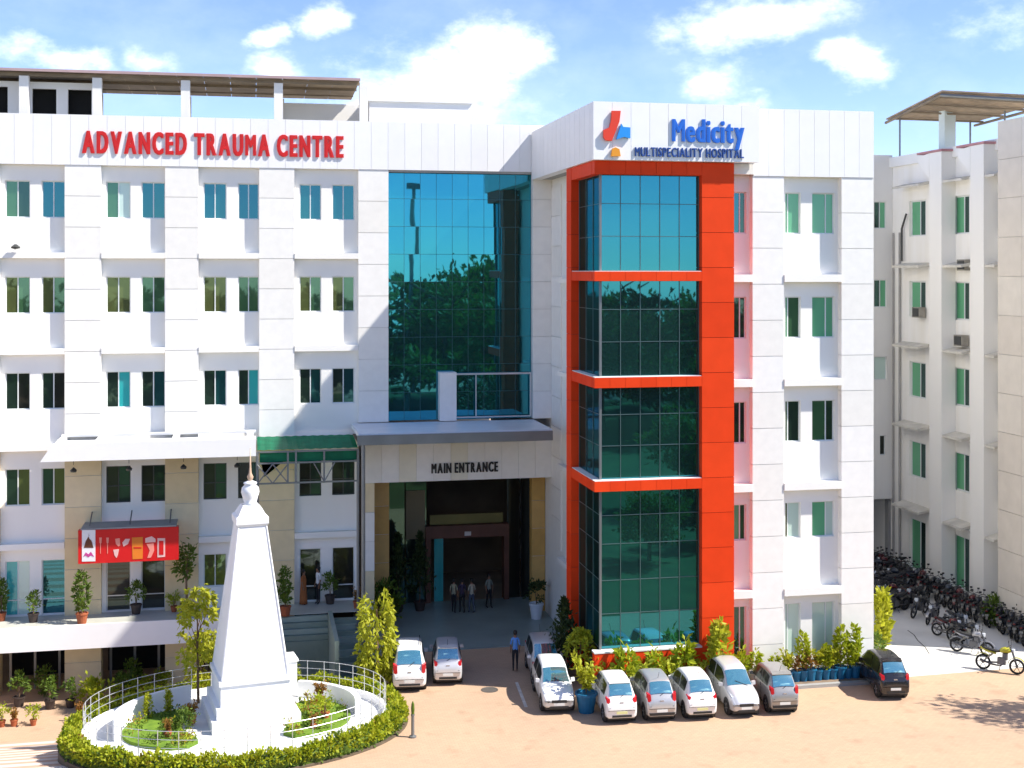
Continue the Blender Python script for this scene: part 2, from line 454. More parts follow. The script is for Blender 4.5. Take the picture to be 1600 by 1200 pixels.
# parking bay line by the tower
LINE = mat('worn_white_line', (.62, .58, .52), .8, .2, 4)
p, q = G(807, 1066), G(822, 1105)
mb = MB(); mb.poly([(p[0] - .06, p[1], .006), (p[0] + .06, p[1], .006), (q[0] + .06, q[1], .006), (q[0] - .06, q[1], .006)])
tag(mb.build('painted_line', LINE, fix=False), kind='structure')
dx_, dy_ = G(765, 1078)
tag(MB().lathe([(.34, .002), (.34, .012), (.28, .014), (.27, .008)], 20, (dx_, dy_, 0)).build('drain_cover', mat('cast_iron', (.10, .09, .08), .6, .2, 8)), kind='structure')
ck = MB(); cp = [G(1418, 985), G(1428, 992), G(1434, 1001), G(1446, 1012), G(1452, 1022)]
for (xa, ya), (xb, yb) in zip(cp, cp[1:]): ck.poly([(xa - .025, ya, .009), (xa + .025, ya, .009), (xb + .025, yb, .009), (xb - .025, yb, .009)])
tag(ck.build('pavement_crack', mat('crack_dirt', (.09, .085, .075), .95, .2), fix=False), kind='structure')
# kerb in front of the right block
ka, kb = FX(1205, 47.2), XR + .1
mb = MB().box(ka, kb, 47.05, 47.25, 0, .13); kerb = tag(mb.build('kerb', CONC), kind='structure')
mb = MB().box(ka, kb, 47.25, YB, 0, .11); tag(mb.build('planting_strip', mat('dry_soil', (.22, .16, .11), .95, .2, 3)), kind='structure')

def column(parent, x0, x1, yf, dep, z0, z1, mats, ph=1.4, name='column', zcol=None, axis='y', core=None):
    co = MB().box(x0 + .035, x1 - .035, yf + .035, yf + dep - .005, z0, z1).build(name, core or JOINT, parent)
    n = max(1, round((z1 - z0) / ph)); h = (z1 - z0) / n
    for k in range(n):
        m = random.choice(mats if not zcol or z0 + k * h > zcol[0] - .3 else zcol[1])
        panel('panel', x0, x1, yf, yf + dep, z0 + k * h + .012, z0 + (k + 1) * h - .012, m, co)
    return co
def band(parent, x0, x1, yf, dep, z0, z1, mats, pw=.8, name='parapet', rows=1):
    co = MB().box(x0 + .01, x1 - .01, yf + .035, yf + dep, z0 + .01, z1 - .02).build(name, JOINT, parent)
    n = max(1, round((x1 - x0) / pw)); w = (x1 - x0) / n; h = (z1 - z0) / rows
    for r_ in range(rows):
        for k in range(n):
            panel('panel', x0 + k * w + .005, x0 + (k + 1) * w - .005, yf, yf + dep + .05, z0 + r_ * h + (.008 if r_ else 0), z0 + (r_ + 1) * h - (.008 if r_ < rows - 1 else 0), random.choice(mats), co)
    return co

# ------------------------------------------------------------------ left block
HB = thing('trauma_centre_block', (0, YA, 0), 'long white trauma centre block with recessed window bays and tall teal glass wall', 'building')
LEDGE = [4.3, 8.6, 12.8, 17.0]
POD = 1.35
ZB0, ZB1 = 21.1, 23.3
colpx = [(-262, -203), (-160, -101), (-59, -1), (101, 158), (258, 310), (405, 460), (560, 607)]
colx = [(FX(a, YA), FX(b, YA)) for a, b in colpx]
baywin = {0: [(-255, -216), (-198, -162)], 1: [(-93, -56), (-38, 0)], 2: [(8, 47), (65, 103)], 3: [(166, 204), (221, 260)], 4: [(318, 354), (372, 408)], 5: [(468, 502), (519, 554)]}
for i, (x0, x1) in enumerate(colx):
    if i == len(colx) - 1: column(HB, x0, x1, YA, .75, 9.5, ZB0, CLAD)
    else: column(HB, x0, x1, YA, .75, SUNK - .1, ZB0, CLAD, zcol=(8.3, CLAD_SHADE))
rowmats = [[WING[0], WING[0]], [WING[3], WING[1]], [WING[2], WING[0]], [WING[2], WING[3]]]  # mirrored sky and trees are put into the pane colours row by row
for i in range(6):
    bx0, bx1 = colx[i][1] - .02, colx[i + 1][0] + .02
    holes = []; wins = []
    for j, (a, b) in enumerate(baywin[i] if i else [(-250, -214), (-198, -165)]):
        if i == 0:
            w_ = (bx1 - bx0) / 2; u0 = bx0 + .2 + j * w_; u1 = u0 + 1.05
        else: u0, u1 = FX(a, YW), FX(b, YW)
        u0, u1 = max(u0, bx0 + .03), min(u1, bx1 - .03) if b < 1000 else u1
        for k in range(4):
            zt = 20.4 - 4.2 * k
            holes.append((u0, u1, zt - 1.62, zt)); wins.append((u0, u1, zt - 1.62, zt, k, j))
        if i == 4:
            if j == 0: holes.append((u0, u1, 2.25, 3.72)); wins.append((u0, u1, 2.25, 3.72, 9, j))
        else: holes.append((u0, u1, POD + .02, 3.78)); wins.append((u0, u1, POD + .02, 3.78, 5, j))
    wall('bay_wall', bx0, bx1, POD - .4, ZB0 + .3, YW, .3, holes, WHITE, HB)
    for (u0, u1, z0, z1, k, j) in wins:
        if k < 4:
            ms = list(rowmats[k])
            if k == 1: ms = random.choice([[WING[3], WING[3]], [WING[3], WING[1]], [WING[1], WING[1]]])
            if k == 0 and i in (2, 3) and j == 0: ms = [WING[1], PALEG if i == 3 else WING[2]]
            if k == 2 and i in (3, 4): ms = [WING[2], CURTAIN2] if (i + j) % 2 else [CURTAIN2, WING[2]] if i == 4 and j else [WING[2], WING[0]]
            if k == 3 and i > 2: ms = [DARKG, WING[2]]
            if k == 2 and i == 2: ms = [WING[2], DARKG]
            window(HB, u0, u1, z0, z1, YW + .1, ms, fm=DFRAME if (k == 3 and i > 2) else FRAME, transom=.45 if (k == 3 and i > 2) else None)
        elif k == 9: window(HB, u0, u1, z0, z1, YW + .1, [WING[3], WING[3]])
        else:
            ms = [CURTAIN2, PALEG] if (i == 2 and j == 0) else [WING[0]] if i == 2 else [DARKG]
            window(HB, u0, u1, z0, z1, YW + .1, ms, fm=FRAME if i in (2, 5) else GALV, splits=(.5,) if i == 2 and j == 0 else (), name='door', transom=.28)
    for z in LEDGE:
        panel('ledge', colx[i][1] + .01, colx[i + 1][0] - .01, YA - .03, YW - .005, z, z + .26, WHITE, HB)
    # basement shopfront: black sheet paints the darkness under the podium
    panel('basement_dark_sheet', colx[i][1], colx[i + 1][0], YW + 2.6, YW + 2.7, SUNK, .4, BLACK, HB)
    for t in (0.12, .5, .88):
        xm = colx[i][1] * (1 - t) + colx[i + 1][0] * t
        panel('basement_mullion', xm - .05, xm + .05, YW + .5, YW + .6, SUNK, .4, STEEL, HB)
# sky-lit parapet band
band(HB, colx[0][0] - 2, XS - .02, YA - .03, .5, ZB0, ZB1, BANDW, .78)
MB().box(colx[0][0] - 2, XS - .05, YA + .6, 75, ZB0 + .4, ZB0 + .9).build('roof_slab', CONC, HB)
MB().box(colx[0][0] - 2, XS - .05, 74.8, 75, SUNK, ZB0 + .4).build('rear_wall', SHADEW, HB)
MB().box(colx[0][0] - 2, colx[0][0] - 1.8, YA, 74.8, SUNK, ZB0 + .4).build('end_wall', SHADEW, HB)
# podium and fascia
px_end = FX(428, 57.0)
MB().box(colx[0][0] - 2, px_end, 57.05, YA + .7, .42, POD - .03).build('podium_slab', WHITE, HB)
panel('podium_fascia', colx[0][0] - 2, px_end + .02, 56.95, 57.05, .38, POD + .06, BANDW[0], HB)
FLOORT = mat('podium_floor_tile', (.50, .50, .44), .4, .08, 1.2)
panel('podium_floor', colx[0][0] - 2, XRET + .28, 57.06, YW - .001, POD - .03, POD, FLOORT, HB)
# stair court between podium and ring
STONE = mat('green_grey_stone', (.21, .265, .22), .6, .1, 1.5)
STONE2 = mat('green_grey_stone_step', (.29, .35, .30), .55, .08, 1.5)
stair = thing('stair', (FX(540, 55), 55, SUNK), 'grey green stone stair beside the monument ring leading up to the podium', 'stairs')
sx0, sx1 = FX(521, 56.0), FX(562, 56.0)
n = 16
for k in range(n):
    zt = POD - .01 - (k + 1) * (POD - SUNK) / (n + 1); y1 = 56.9 - k * .29
    panel('step', sx0, sx1, y1 - .3, y1, SUNK - .2, zt, STONE2 if k % 2 else STONE, stair)
panel('side_wall', sx0 - .18, sx0 - .003, 52.2, 56.95, SUNK - .2, POD + .1, STONE2, stair)
rt = thing('retaining_wall', (FX(470, 56), 56.5, SUNK), 'stepped green grey stone wall below the podium edge behind the monument', 'wall')
wx0, wx1 = px_end + .03, sx0 - .19
panel('wall_face', wx0, wx1, 56.3, 57.04, SUNK - .2, .35, STONE, rt)
for k in range(4): panel('course', wx0, wx1, 56.36 + k * .16, 57.045, .36 + k * .235, .36 + (k + 1) * .235 - .02, STONE2 if k % 2 else STONE, rt)
MB().box(XRET - .16, XRET + .28, 52.5, YA, SUNK - .2, .35).build('flank_wall', STONE2, rt)

# ---- glass curtain wall, nine by nine lights
cx0, cx1 = colx[-1][1] + .01, FX(832, YA)
cz0, cz1 = 9.52, ZB0 - .02
panel('curtain_backing', cx0, cx1, YA + .42, YA + .5, cz0, cz1, BLACK, HB)
cw = MB()
NC, NR = 9, 9
for c in range(NC + 1):
    x = cx0 + (cx1 - cx0) * c / NC; cw.box(x - .009, x + .009, YA + .35, YA + .40, cz0, cz1)
for r_ in range(NR + 1):
    z = cz0 + (cz1 - cz0) * r_ / NR
    for c in range(NC):
        xa, xb = cx0 + (cx1 - cx0) * c / NC + .0095, cx0 + (cx1 - cx0) * (c + 1) / NC - .0095
        cw.box(xa, xb, YA + .352, YA + .395, z - .009, z + .009)
cwo = cw.build('curtain_wall', mat('mullion_dark', (.03, .11, .13), .4, .1), HB, fix=False)
for c in range(NC):
    for r_ in range(NR):
        xa, xb = cx0 + (cx1 - cx0) * c / NC, cx0 + (cx1 - cx0) * (c + 1) / NC
        za, zb = cz0 + (cz1 - cz0) * r_ / NR, cz0 + (cz1 - cz0) * (r_ + 1) / NR
        panel('pane', xa + .0095, xb - .0095, YA + .355, YA + .367, za + .0095, zb - .0095, CURT, cwo, .004)
panel('lintel', cx0 - .01, cx1, YA + .02, YA + .33, ZB0 - .1, ZB0 - .001, CONC, HB)
wx = (FX(686, YA), FX(712, YA))
panel('canopy_pier', wx[0], wx[1], YA - .25, YA + .33, 9.52, 11.75, CLAD[1], HB)
MB().box(wx[1] + .02, cx1 - .03, YA + .1, YA + .16, 11.6, 11.68).box(wx[1] + .02, cx1 - .03, YA + .1, YA + .16, 9.6, 9.66).box(cx1 - .1, cx1 - .04, YA + .1, YA + .16, 9.66, 11.6).box(wx[1] + .95, wx[1] + 1.0, YA + .1, YA + .16, 9.66, 11.6).build('balcony_rail', GALV, HB)
column(HB, cx1 + .02, XS - .02, YA, .5, 9.5, ZB0, CLAD, 1.35, name='pier')

# ---- entrance under the porch
EZ0, EZ1 = 6.72, 8.45
ex0, ex1 = FX(569, YA), XS - .02
band(HB, ex0, ex1, YA, .45, EZ0, EZ1, [CLAD[1], CLAD[2], mat('pale_cream_stone', (.80, .76, .62), .5, .04, 2)], .82, name='entrance_beam')
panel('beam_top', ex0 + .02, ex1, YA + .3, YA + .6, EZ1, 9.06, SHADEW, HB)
column(HB, ex0, FX(585, YA), YA, .6, 0, EZ0, [CLAD_SHADE[1], CLAD[2]], 1.35)
for a, b in ((585, 608), (831, 858)): column(HB, FX(a, 60.2), min(FX(b, 60.2), XS - .03), 60.2, .5, .05, EZ0, [BOUNCE_STONE, mat('bounce_warm_stone_b', (.60, .37, .12), .5, .08, 2)], 1.45, name='inner_pier')
lx0, lx1 = FX(586, YA), XS - .04
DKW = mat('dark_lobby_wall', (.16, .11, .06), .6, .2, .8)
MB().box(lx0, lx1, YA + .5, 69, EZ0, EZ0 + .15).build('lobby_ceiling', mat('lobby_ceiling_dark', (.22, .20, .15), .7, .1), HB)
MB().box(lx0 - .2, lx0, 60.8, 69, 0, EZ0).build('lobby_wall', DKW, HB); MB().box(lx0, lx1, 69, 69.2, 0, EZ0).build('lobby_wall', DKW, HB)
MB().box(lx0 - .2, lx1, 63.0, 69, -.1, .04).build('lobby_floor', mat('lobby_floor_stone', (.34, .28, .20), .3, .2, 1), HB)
# glazed entrance screen with a brown portal
BRN = mat('brown_portal', (.13, .055, .035), .5, .15, 1.5)
YE = 63.0
d0, d1 = FX(672, YE), FX(786, YE)
zt_, zh = FZ(728, 822, YE), FZ(728, 838, YE)
po = MB().box(d0 - .25, d0, YE - .3, YE + .3, .05, zh).box(d1, d1 + .25, YE - .3, YE + .3, .05, zh).box(d0 - .25, d1 + .25, YE - .3, YE + .3, zh, zt_ + .1).build('entrance_portal', BRN, HB)
panel('emblem_plate', (d0 + d1) / 2 - .16, (d0 + d1) / 2 + .16, YE - .34, YE - .305, zh + .1, zh + .3, GALV, po)
panel('sidelight', d0 + .2, d0 + .65, YE - .05, YE - .02, .06, zh - .02, CURTAIN2, po)
LOBBY_GLOW = mat('lobby_glow_olive', (.20, .17, .05), .6, .1)  # lobby light put into this olive colour, no lamp behind it
panel('lobby_glow_panel', d0, d1, YE + .02, YE + .1, zt_ + .12, zt_ + .6, LOBBY_GLOW, po)
for k, (a, b) in enumerate(((608, 632), (634, 666), (792, 812), (814, 830))):
    panel('screen_pane', FX(a, YE), FX(b, YE), YE, YE + .03, .06, EZ0 - .1, DARKG if k > 1 else WING[2], HB)
panel('screen_panel', FX(634, YE), FX(664, YE), YE - .06, YE - .01, 3.2, 5.6, mat('tan_screen_panel', (.22, .18, .10), .6, .1), HB)

# ---- porch canopy
pc = thing('porch_canopy', (9, 55, 9), 'wide flat canopy with pale top and dark edge over the main entrance', 'canopy')
c0x, c1x = FX(560, 54.9), 12.98
MB().box(c0x, c1x, 54.9, YA - .04, 9.3, 9.48).build('canopy_top', mat('canopy_sheet', (.68, .72, .76), .35, .05), pc)
MB().box(c0x - .05, c1x, 54.78, 54.895, 9.0, 9.42).build('gutter', STEEL, pc)
for k in range(7):
    x = c0x + .3 + (c1x - c0x - .6) * k / 6
    panel('rafter', x - .06, x + .06, 54.95, YA - .05, 9.02, 9.29, STEEL, pc)
panel('soffit_board', c0x + .05, c1x - .05, 55.3, YA - .06, 8.96, 9.015, mat('soffit_brown', (.20, .15, .10), .7, .15), pc)
MB().tube([(c0x + .22, 55.1, .35), (c0x + .22, 55.1, 8.98)], .09, 10).build('post', STEEL, pc)
# ---- white pergola canopy
wc = thing('pergola_canopy', (FX(230, 56.2), 56.2, 8.5), 'long white pergola canopy with deep fascia above the red signboard', 'canopy')
w0, w1 = FX(63, 56.1), FX(400, 56.1)
MB().hexa([(w0, 56.0, 8.5), (w1, 56.0, 8.5), (w1, 56.18, 8.5), (w0, 56.18, 8.5), (w0 + .5, 56.0, 9.25), (w1, 56.0, 9.25), (w1, 56.18, 9.25), (w0 + .5, 56.18, 9.25)]).build('fascia', BANDW[0], wc)
panel('canopy_top', w0 + .5, w1, 56.185, 57.35, 9.05, 9.2, BANDW[1], wc)
for k in range(6):
    x = w0 + .6 + (w1 - w0 - .85) * k / 5
    panel('pergola_beam', x - .14, x + .14, 57.355, YA - .04, 8.9, 9.2, BANDW[0], wc)
panel('sun_block_pan', w0 + .3, w1 - .02, 56.19, YA - .05, 8.60, 8.66, BLACK, wc)  # sheet added to stop sun through the slots, black to paint them dark
panel('back_rail', w0 + .5, w1, YA - .3, YA - .04, 9.205, 9.3, BANDW[2], wc)
for k in range(4):
    x = w0 + 1.2 + (w1 - w0 - 2) * k / 3
    MB().tube([(x, 57.0, 8.95), (x, 57.0, 8.2)], .012, 5).lathe([(.02, 8.1), (.14, 7.98), (.12, 7.9), (.02, 7.88)], 10, (x, 57.0, 0)).build('hanging_lamp', DFRAME, wc)
# ---- green sheet canopy on a steel truss
gc = thing('green_canopy', (FX(480, 56.3), 56.3, 7.2), 'green translucent sheet canopy on grey steel truss between pergola and porch', 'canopy')
g0, g1 = FX(402, 56.3), FX(559, 56.3)
GRN = mat('green_plastic_sheet', (.015, .26, .13), .45, .18, 2, trans=.55)
gm = MB(); ng = 40
for k in range(ng):
    xa, xb = g0 + (g1 - g0) * k / ng, g0 + (g1 - g0) * (k + 1) / ng
    da, db = .012 * math.sin(k * 1.7), .012 * math.sin((k + 1) * 1.7)
    gm.poly([(xa, 56.2, 8.72 + da), (xb, 56.2, 8.72 + db), (xb, YA - .05, 8.98 + db), (xa, YA - .05, 8.98 + da)])
gm.build('sheet', GRN, gc, fix=False)
panel('hanging_net', g0 + .1, g1 - .05, 56.28, 56.3, 8.18, 8.6, GRN, gc)
MB().poly([(g0 + .15, 56.25, 8.2), (g0 + 1.1, 56.25, 8.2), (g0 + .3, 56.25, 7.55)]).prism([(g0 + .15, 56.25, 8.2), (g0 + 1.1, 56.25, 8.2), (g0 + .3, 56.25, 7.55)], (0, .02, 0)).build('torn_flap', GRN, gc)
for z in (8.64, 8.15, 7.28): panel('chord', g0, g1, 56.14, 56.2, z - .035, z + .035, STEEL, gc)
for t in (0, .3, .38, .66, 1):
    x = g0 + (g1 - g0) * t; panel('vertical', x - .04, x + .04, 56.1, 56.139, 7.25, 8.67, STEEL, gc)
def strut(parent, a, b, r=.028): return MB().tube([a, b], r, 6).build('brace', STEEL, parent)
xs_ = [g0 + (g1 - g0) * t for t in (0, .15, .3, .38, .66, 1)]
for a, b in ((0, 1), (1, 2), (3, 4), (4, 5)):
    if a < 2:
        strut(gc, (xs_[a], 56.07, 8.12), (xs_[b], 56.07, 7.3)); strut(gc, (xs_[a], 56.03, 7.3), (xs_[b], 56.03, 8.12))
strut(gc, (xs_[4], 56.05, 7.3), (xs_[4] + .45, 56.05, 8.12)); strut(gc, (xs_[4], 56.05, 7.3), (xs_[4] - .45, 56.05, 8.12))
MB().tube([(g0, 56.17, POD), (g0, 56.17, 8.6)], .06, 8).build('post', STEEL, gc)
MB().tube([(g1, 56.17, SUNK), (g1, 56.17, 8.6)], .06, 8).build('post', STEEL, gc)

# ---- things on the roof of the left block
sh = thing('roof_shed', (-4, 62, 23), 'long brown sheet roof on white posts on top of the trauma centre', 'shed')
r0, r1 = FX(-120, 60), FX(563, 60)
zf, zb_ = 25.35, 25.15
nsh = 16
for k in range(nsh):
    xa, xb = r0 + (r1 - r0) * k / nsh, r0 + (r1 - r0) * (k + 1) / nsh
    MB().hexa([(xa + .01, 60, zf), (xb - .01, 60, zf), (xb - .01, 65.4, zb_), (xa + .01, 65.4, zb_), (xa + .01, 60, zf + .05), (xb - .01, 60, zf + .05), (xb - .01, 65.4, zb_ + .05), (xa + .01, 65.4, zb_ + .05)]).build('roof_sheet', RUST if k < 6 else RUSTL, sh)
for y in (60.3, 62.2, 64.3): panel('purlin', r0, r1, y - .06, y + .06, zf - .2, zf - .06, RUST, sh)
panel('edge_trim', r0, r1, 59.93, 59.995, zf - .03, zf + .09, mat('pinkish_trim', (.42, .30, .30), .6, .1), sh)
for px in (38, 152, 290, 435, 568):
    x = FX(px, 60.3); panel('post', x - .2, x + .2, 60.15, 60.5, 22, zf - .21, SHADEW, sh)
    x = FX(px + 4, 64.3); panel('post', x - .15, x + .15, 64.1, 64.4, 22, zb_ - .21, SHADEW, sh)
panel('back_wall', FX(437, 64.6), FX(566, 64.6), 64.5, 64.6, 22, zb_ - .35, WHITE, sh)
rr = thing('roof_room', (-10, 62, 22), 'small white roof room with dark openings under the left end of the brown sheet roof', 'roof room')
ra, rb = FX(-90, 61), FX(158, 61)
hl = [(FX(12, 61) - 1.2, FX(12, 61), 23.0, 24.75), (FX(50, 61), FX(88, 61), 23.3, 24.7), (FX(106, 61), FX(143, 61), 23.3, 24.7)]
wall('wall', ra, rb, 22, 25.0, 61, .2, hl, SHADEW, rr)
panel('opening_dark_sheet', ra, rb, 61.6, 61.7, 22, 25.0, BLACK, rr)  # black sheet paints the darkness behind the openings
sb = thing('roof_block', (FX(655, 61.5), 61.5, 22), 'plain white stair head block on the roof behind the parapet', 'roof room')
MB().box(FX(577, 61.5), FX(737, 61.5), 61.5, 65, 22, FZ(655, 160, 61.5)).build('wall', WHITE, sb)
MB().box(FX(575, 61.5), FX(739, 61.5), 61.4, 65.1, FZ(655, 160, 61.5), FZ(655, 157, 61.5)).build('coping', BANDW[0], sb)
lp = thing('wall_lamp', (FX(25, YW), YW, 17.3), 'small dark lamp fixed to the white wall near the left edge', 'lamp')
lx, lz = FX(25, YW - .3), FZ(25, 386, YW - .3)
MB().tube([(lx, YW, lz), (lx, YW - .35, lz + .05)], .03, 6).build('arm', DFRAME, lp); MB().lathe([(.05, .12), (.2, 0), (.18, -.06), (.04, -.1)], 12, (lx, YW - .4, lz)).build('shade', DFRAME, lp)

# ------------------------------------------------------------------ right block with the red framed glass tower
RB = thing('multispeciality_block', (18, YB, 0), 'white projecting block with red framed glass tower at its left corner', 'building')
TX0, TX1, TXC = 13.0, FX(1147, YT), FX(1097, YT)
RL = [3.35, 7.6, 11.8, 16.0]
RZ0, RZ1 = 20.25, 22.95
cA = (FX(1176, YB), FX(1225, YB)); cB = (FX(1315, YB), XR)
column(RB, *cA, YB, .75, 0, RZ0, CLAD, 1.4); column(RB, *cB, YB, .75, 0, RZ0, CLAD, 1.4)
rows = [(17.95, 19.62), (13.72, 15.4), (9.5, 11.18), (5.6, 7.05), (.75, 2.95)]
def rbay(x0, x1, wl):
    holes = [(FX(a, YBW), FX(b, YBW), z0, z1) for (a, b) in wl for (z0, z1) in rows]
    wall('bay_wall', x0 - .02, x1 + .02, 0, RZ0 + .3, YBW, .3, holes, WHITE, RB)
    for j, (a, b) in enumerate(wl):
        for k, (z0, z1) in enumerate(rows):
            if len(wl) == 1: ms = [WING[0] if k == 0 else WING[2] if k != 3 else CURTAIN, WING[2]]
            else: ms = {0: [CURTAIN, CURTAIN], 1: [CURTAIN, CURTAIN if j else WING[1]], 2: [WING[1], WING[2]], 3: [WING[3], PALEG] if not j else [CURTAIN, PALEG], 4: [PALEG, PALEG]}[k]
            window(RB, FX(a, YBW), FX(b, YBW), z0, z1, YBW + .1, ms, splits=(.64,) if (j or len(wl) == 1) else (.22,), name='window')
    for z in RL: panel('ledge', x0 + .01, x1 - .01, YB - .04, YBW - .005, z, z + .3, WHITE, RB)
rbay(TX1 - .6, cA[0], [(1141, 1166)])
rbay(cA[1], cB[0], [(1227, 1251), (1269, 1304)])
band(RB, FX(1177, YB), XR, YB - .03, .5, RZ0, RZ1, BANDW, .62)
# flank facing left (seen beside the tower) and the hidden sides
fl_h = [(54.6, 56.0, z - 3.3, z - 1.7) for z in (20.25, 16.0, 11.8, 7.6, 3.9)]
wall('flank_wall', 51.95, 66, 0, RZ0 + .6, XS, .3, fl_h, CLAD[0], RB, axis='x')
for h in fl_h: window(RB, h[0], h[1], h[2], h[3], XS + .1, [WING[2], WING[1]], axis='x')
for z in RL: panel('flank_ledge', XS - .28, XS - .005, 54.0, 56.6, z - .1, z + .1, WHITE, RB)
for k in range(12):
    panel('flank_panel', XS - .05, XS - .003, 56.9, YA - .03, 3.6 + k * 1.4 + .015, 3.6 + (k + 1) * 1.4 - .015, random.choice(CLAD), RB)
band(RB, TX0 - .12, FX(1177, YB) - .005, 47.62, .45, RZ0 + .48, RZ1 + .02, BANDW, .78)
cob = MB().box(TX0 - .07, TX0 + .3, 48.2, YA - .1, RZ0 + .49, RZ1).build('side_parapet', JOINT, RB)
yy = 48.13
while yy < YA - .2:
    y2 = min(yy + .8, YA - .06); panel('panel', TX0 - .118, TX0 + .35, yy + .01, y2 - .01, RZ0 + .48, RZ1 + .02, random.choice(BANDW), cob); yy = y2
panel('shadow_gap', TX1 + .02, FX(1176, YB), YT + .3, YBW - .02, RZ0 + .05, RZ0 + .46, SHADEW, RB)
MB().box(TX0 + .4, XR - .05, YB + .6, 75, RZ0 + .5, RZ0 + .9).build('roof_slab', CONC, RB)
MB().box(XR - .3, XR - .02, YB + .76, 72, 0, RZ0 + .5).build('right_wall', WHITE, RB)
MB().box(XR - .5, XR - .02, YB + .5, 72, RZ0 + .91, RZ1).build('rear_parapet', WHITE, RB)
MB().box(TX0 + .4, XR - .3, 71.8, 72, 0, RZ0 + .5).build('rear_wall', SHADEW, RB)

# ---- the red frame: pieces of red cladding
def redbox(x0, x1, y0, y1, z0, z1, n=1, along='z', name='red_frame'):
    co = MB().box(x0 + .03, x1 - .03, y0 + .03, y1 - .03, z0 + .01, z1 - .01).build(name, REDJ, RB)
    for k in range(n):
        a, b = k / n, (k + 1) / n
        if along == 'z': panel('panel', x0, x1, y0, y1, z0 + (z1 - z0) * a + (.01 if k else 0), z0 + (z1 - z0) * b - .01, random.choice(RED), co)
        elif along == 'x': panel('panel', x0 + (x1 - x0) * a + .005, x0 + (x1 - x0) * b - .005, y0, y1, z0, z1, random.choice(RED), co)
        else: panel('panel', x0, x1, y0 + (y1 - y0) * a + .005, y0 + (y1 - y0) * b - .005, z0, z1, random.choice(RED), co)
    return co
TYB = 51.9
redbox(TXC, TX1, YT, YBW + .2, 0, 20.72, 15, 'z', 'red_column')
redbox(TX0 - .01, TX0 + .75, TYB - .35, TYB + .45, 0, 20.72, 15, 'z', 'red_pier')
beams = [(20.2, 20.72), (16.05, 16.42), (11.9, 12.3), (7.88, 8.28)]
INS = .34
for i, (z0, z1) in enumerate(beams):
    redbox(TX0, TXC - .005, YT, YT + .42, z0, z1, 7, 'x', 'red_beam')
    redbox(TX0, TX0 + .42, YT + .425, TYB - .36, z0, z1, 4, 'y', 'red_beam')
    panel('sill_cap', TX0 + .02, TXC - .01, YT + .02, YT + .44, z1 + .001, z1 + .025, SHADEW, RB)
    panel('sill_cap', TX0 + .02, TX0 + .44, YT + .441, TYB - .37, z1 + .001, z1 + .025, SHADEW, RB)
# red plinth planter under the glass
redbox(TX0, TXC - .01, YT - .02, YT + .3, 0, 1.62, 6, 'x', 'red_plinth')
panel('plinth_coping', TX0 - .01, TXC - .01, YT - .04, YT + .36, 1.621, 1.68, SHADEW, RB)
# tower glazing
MULT = mat('tower_mullion', (.10, .15, .15), .4, .1, metallic=.4)
def glaze(z0, z1, nc, nr, rowcut=None, bars=.013):
    gx0, gx1, gy = TX0 + INS, TXC - .02, YT + INS
    xs = [gx0 + (gx1 - gx0) * c / nc for c in range(nc + 1)]
    zs = [z0 + (z1 - z0) * t for t in (rowcut or [r_ / nr for r_ in range(nr + 1)])]
    fr = MB()
    for x in xs: fr.box(x - bars, x + bars, gy - .02, gy + .05, z0, z1)
    for z in zs:
        for a, b in zip(xs, xs[1:]): fr.box(a + bars + .001, b - bars - .001, gy - .012, gy + .045, z - bars, z + bars)
    f = fr.build('glazing', MULT, RB, fix=False)
    for a, b in zip(xs, xs[1:]):
        for c, d in zip(zs, zs[1:]): panel('pane', a + bars, b - bars, gy + .006, gy + .018, c + bars, d - bars, TOWG, f, .0035)
    gy1 = TYB - .36; ysd = [gy, gy + (gy1 - gy) * .33, gy + (gy1 - gy) * .66, gy1]
    fs = MB()
    for y in ysd[1:]: fs.box(gx0 - .02, gx0 + .05, y - bars, y + bars, z0, z1)
    for z in zs:
        for a, b in zip(ysd, ysd[1:]): fs.box(gx0 - .012, gx0 + .045, a + bars + .06, b - bars - .001, z - bars, z + bars)
    s = fs.build('glazing', MULT, RB, fix=False)
    for a, b in zip(ysd, ysd[1:]):
        for c, d in zip(zs, zs[1:]): panel('pane', gx0 + .006, gx0 + .018, a + bars + .03, b - bars, c + bars, d - bars, TOWG, s, .002)
    panel('corner_post', gx0 - .06, gx0 + .03, gy - .06, gy + .03, z0, z1, STEEL, RB)
for (a, b) in ((16.45, 20.2), (12.33, 16.05), (8.31, 11.9)): glaze(a, b, 5, 3, [0, .36, .7, 1])
glaze(1.69, 7.88, 5, 5, [0, .22, .43, .66, .84, 1])
MB().box(TX0 + .8, TXC, YT + .9, 51, .2, 20.2).build('dark_core', BLACK, RB)

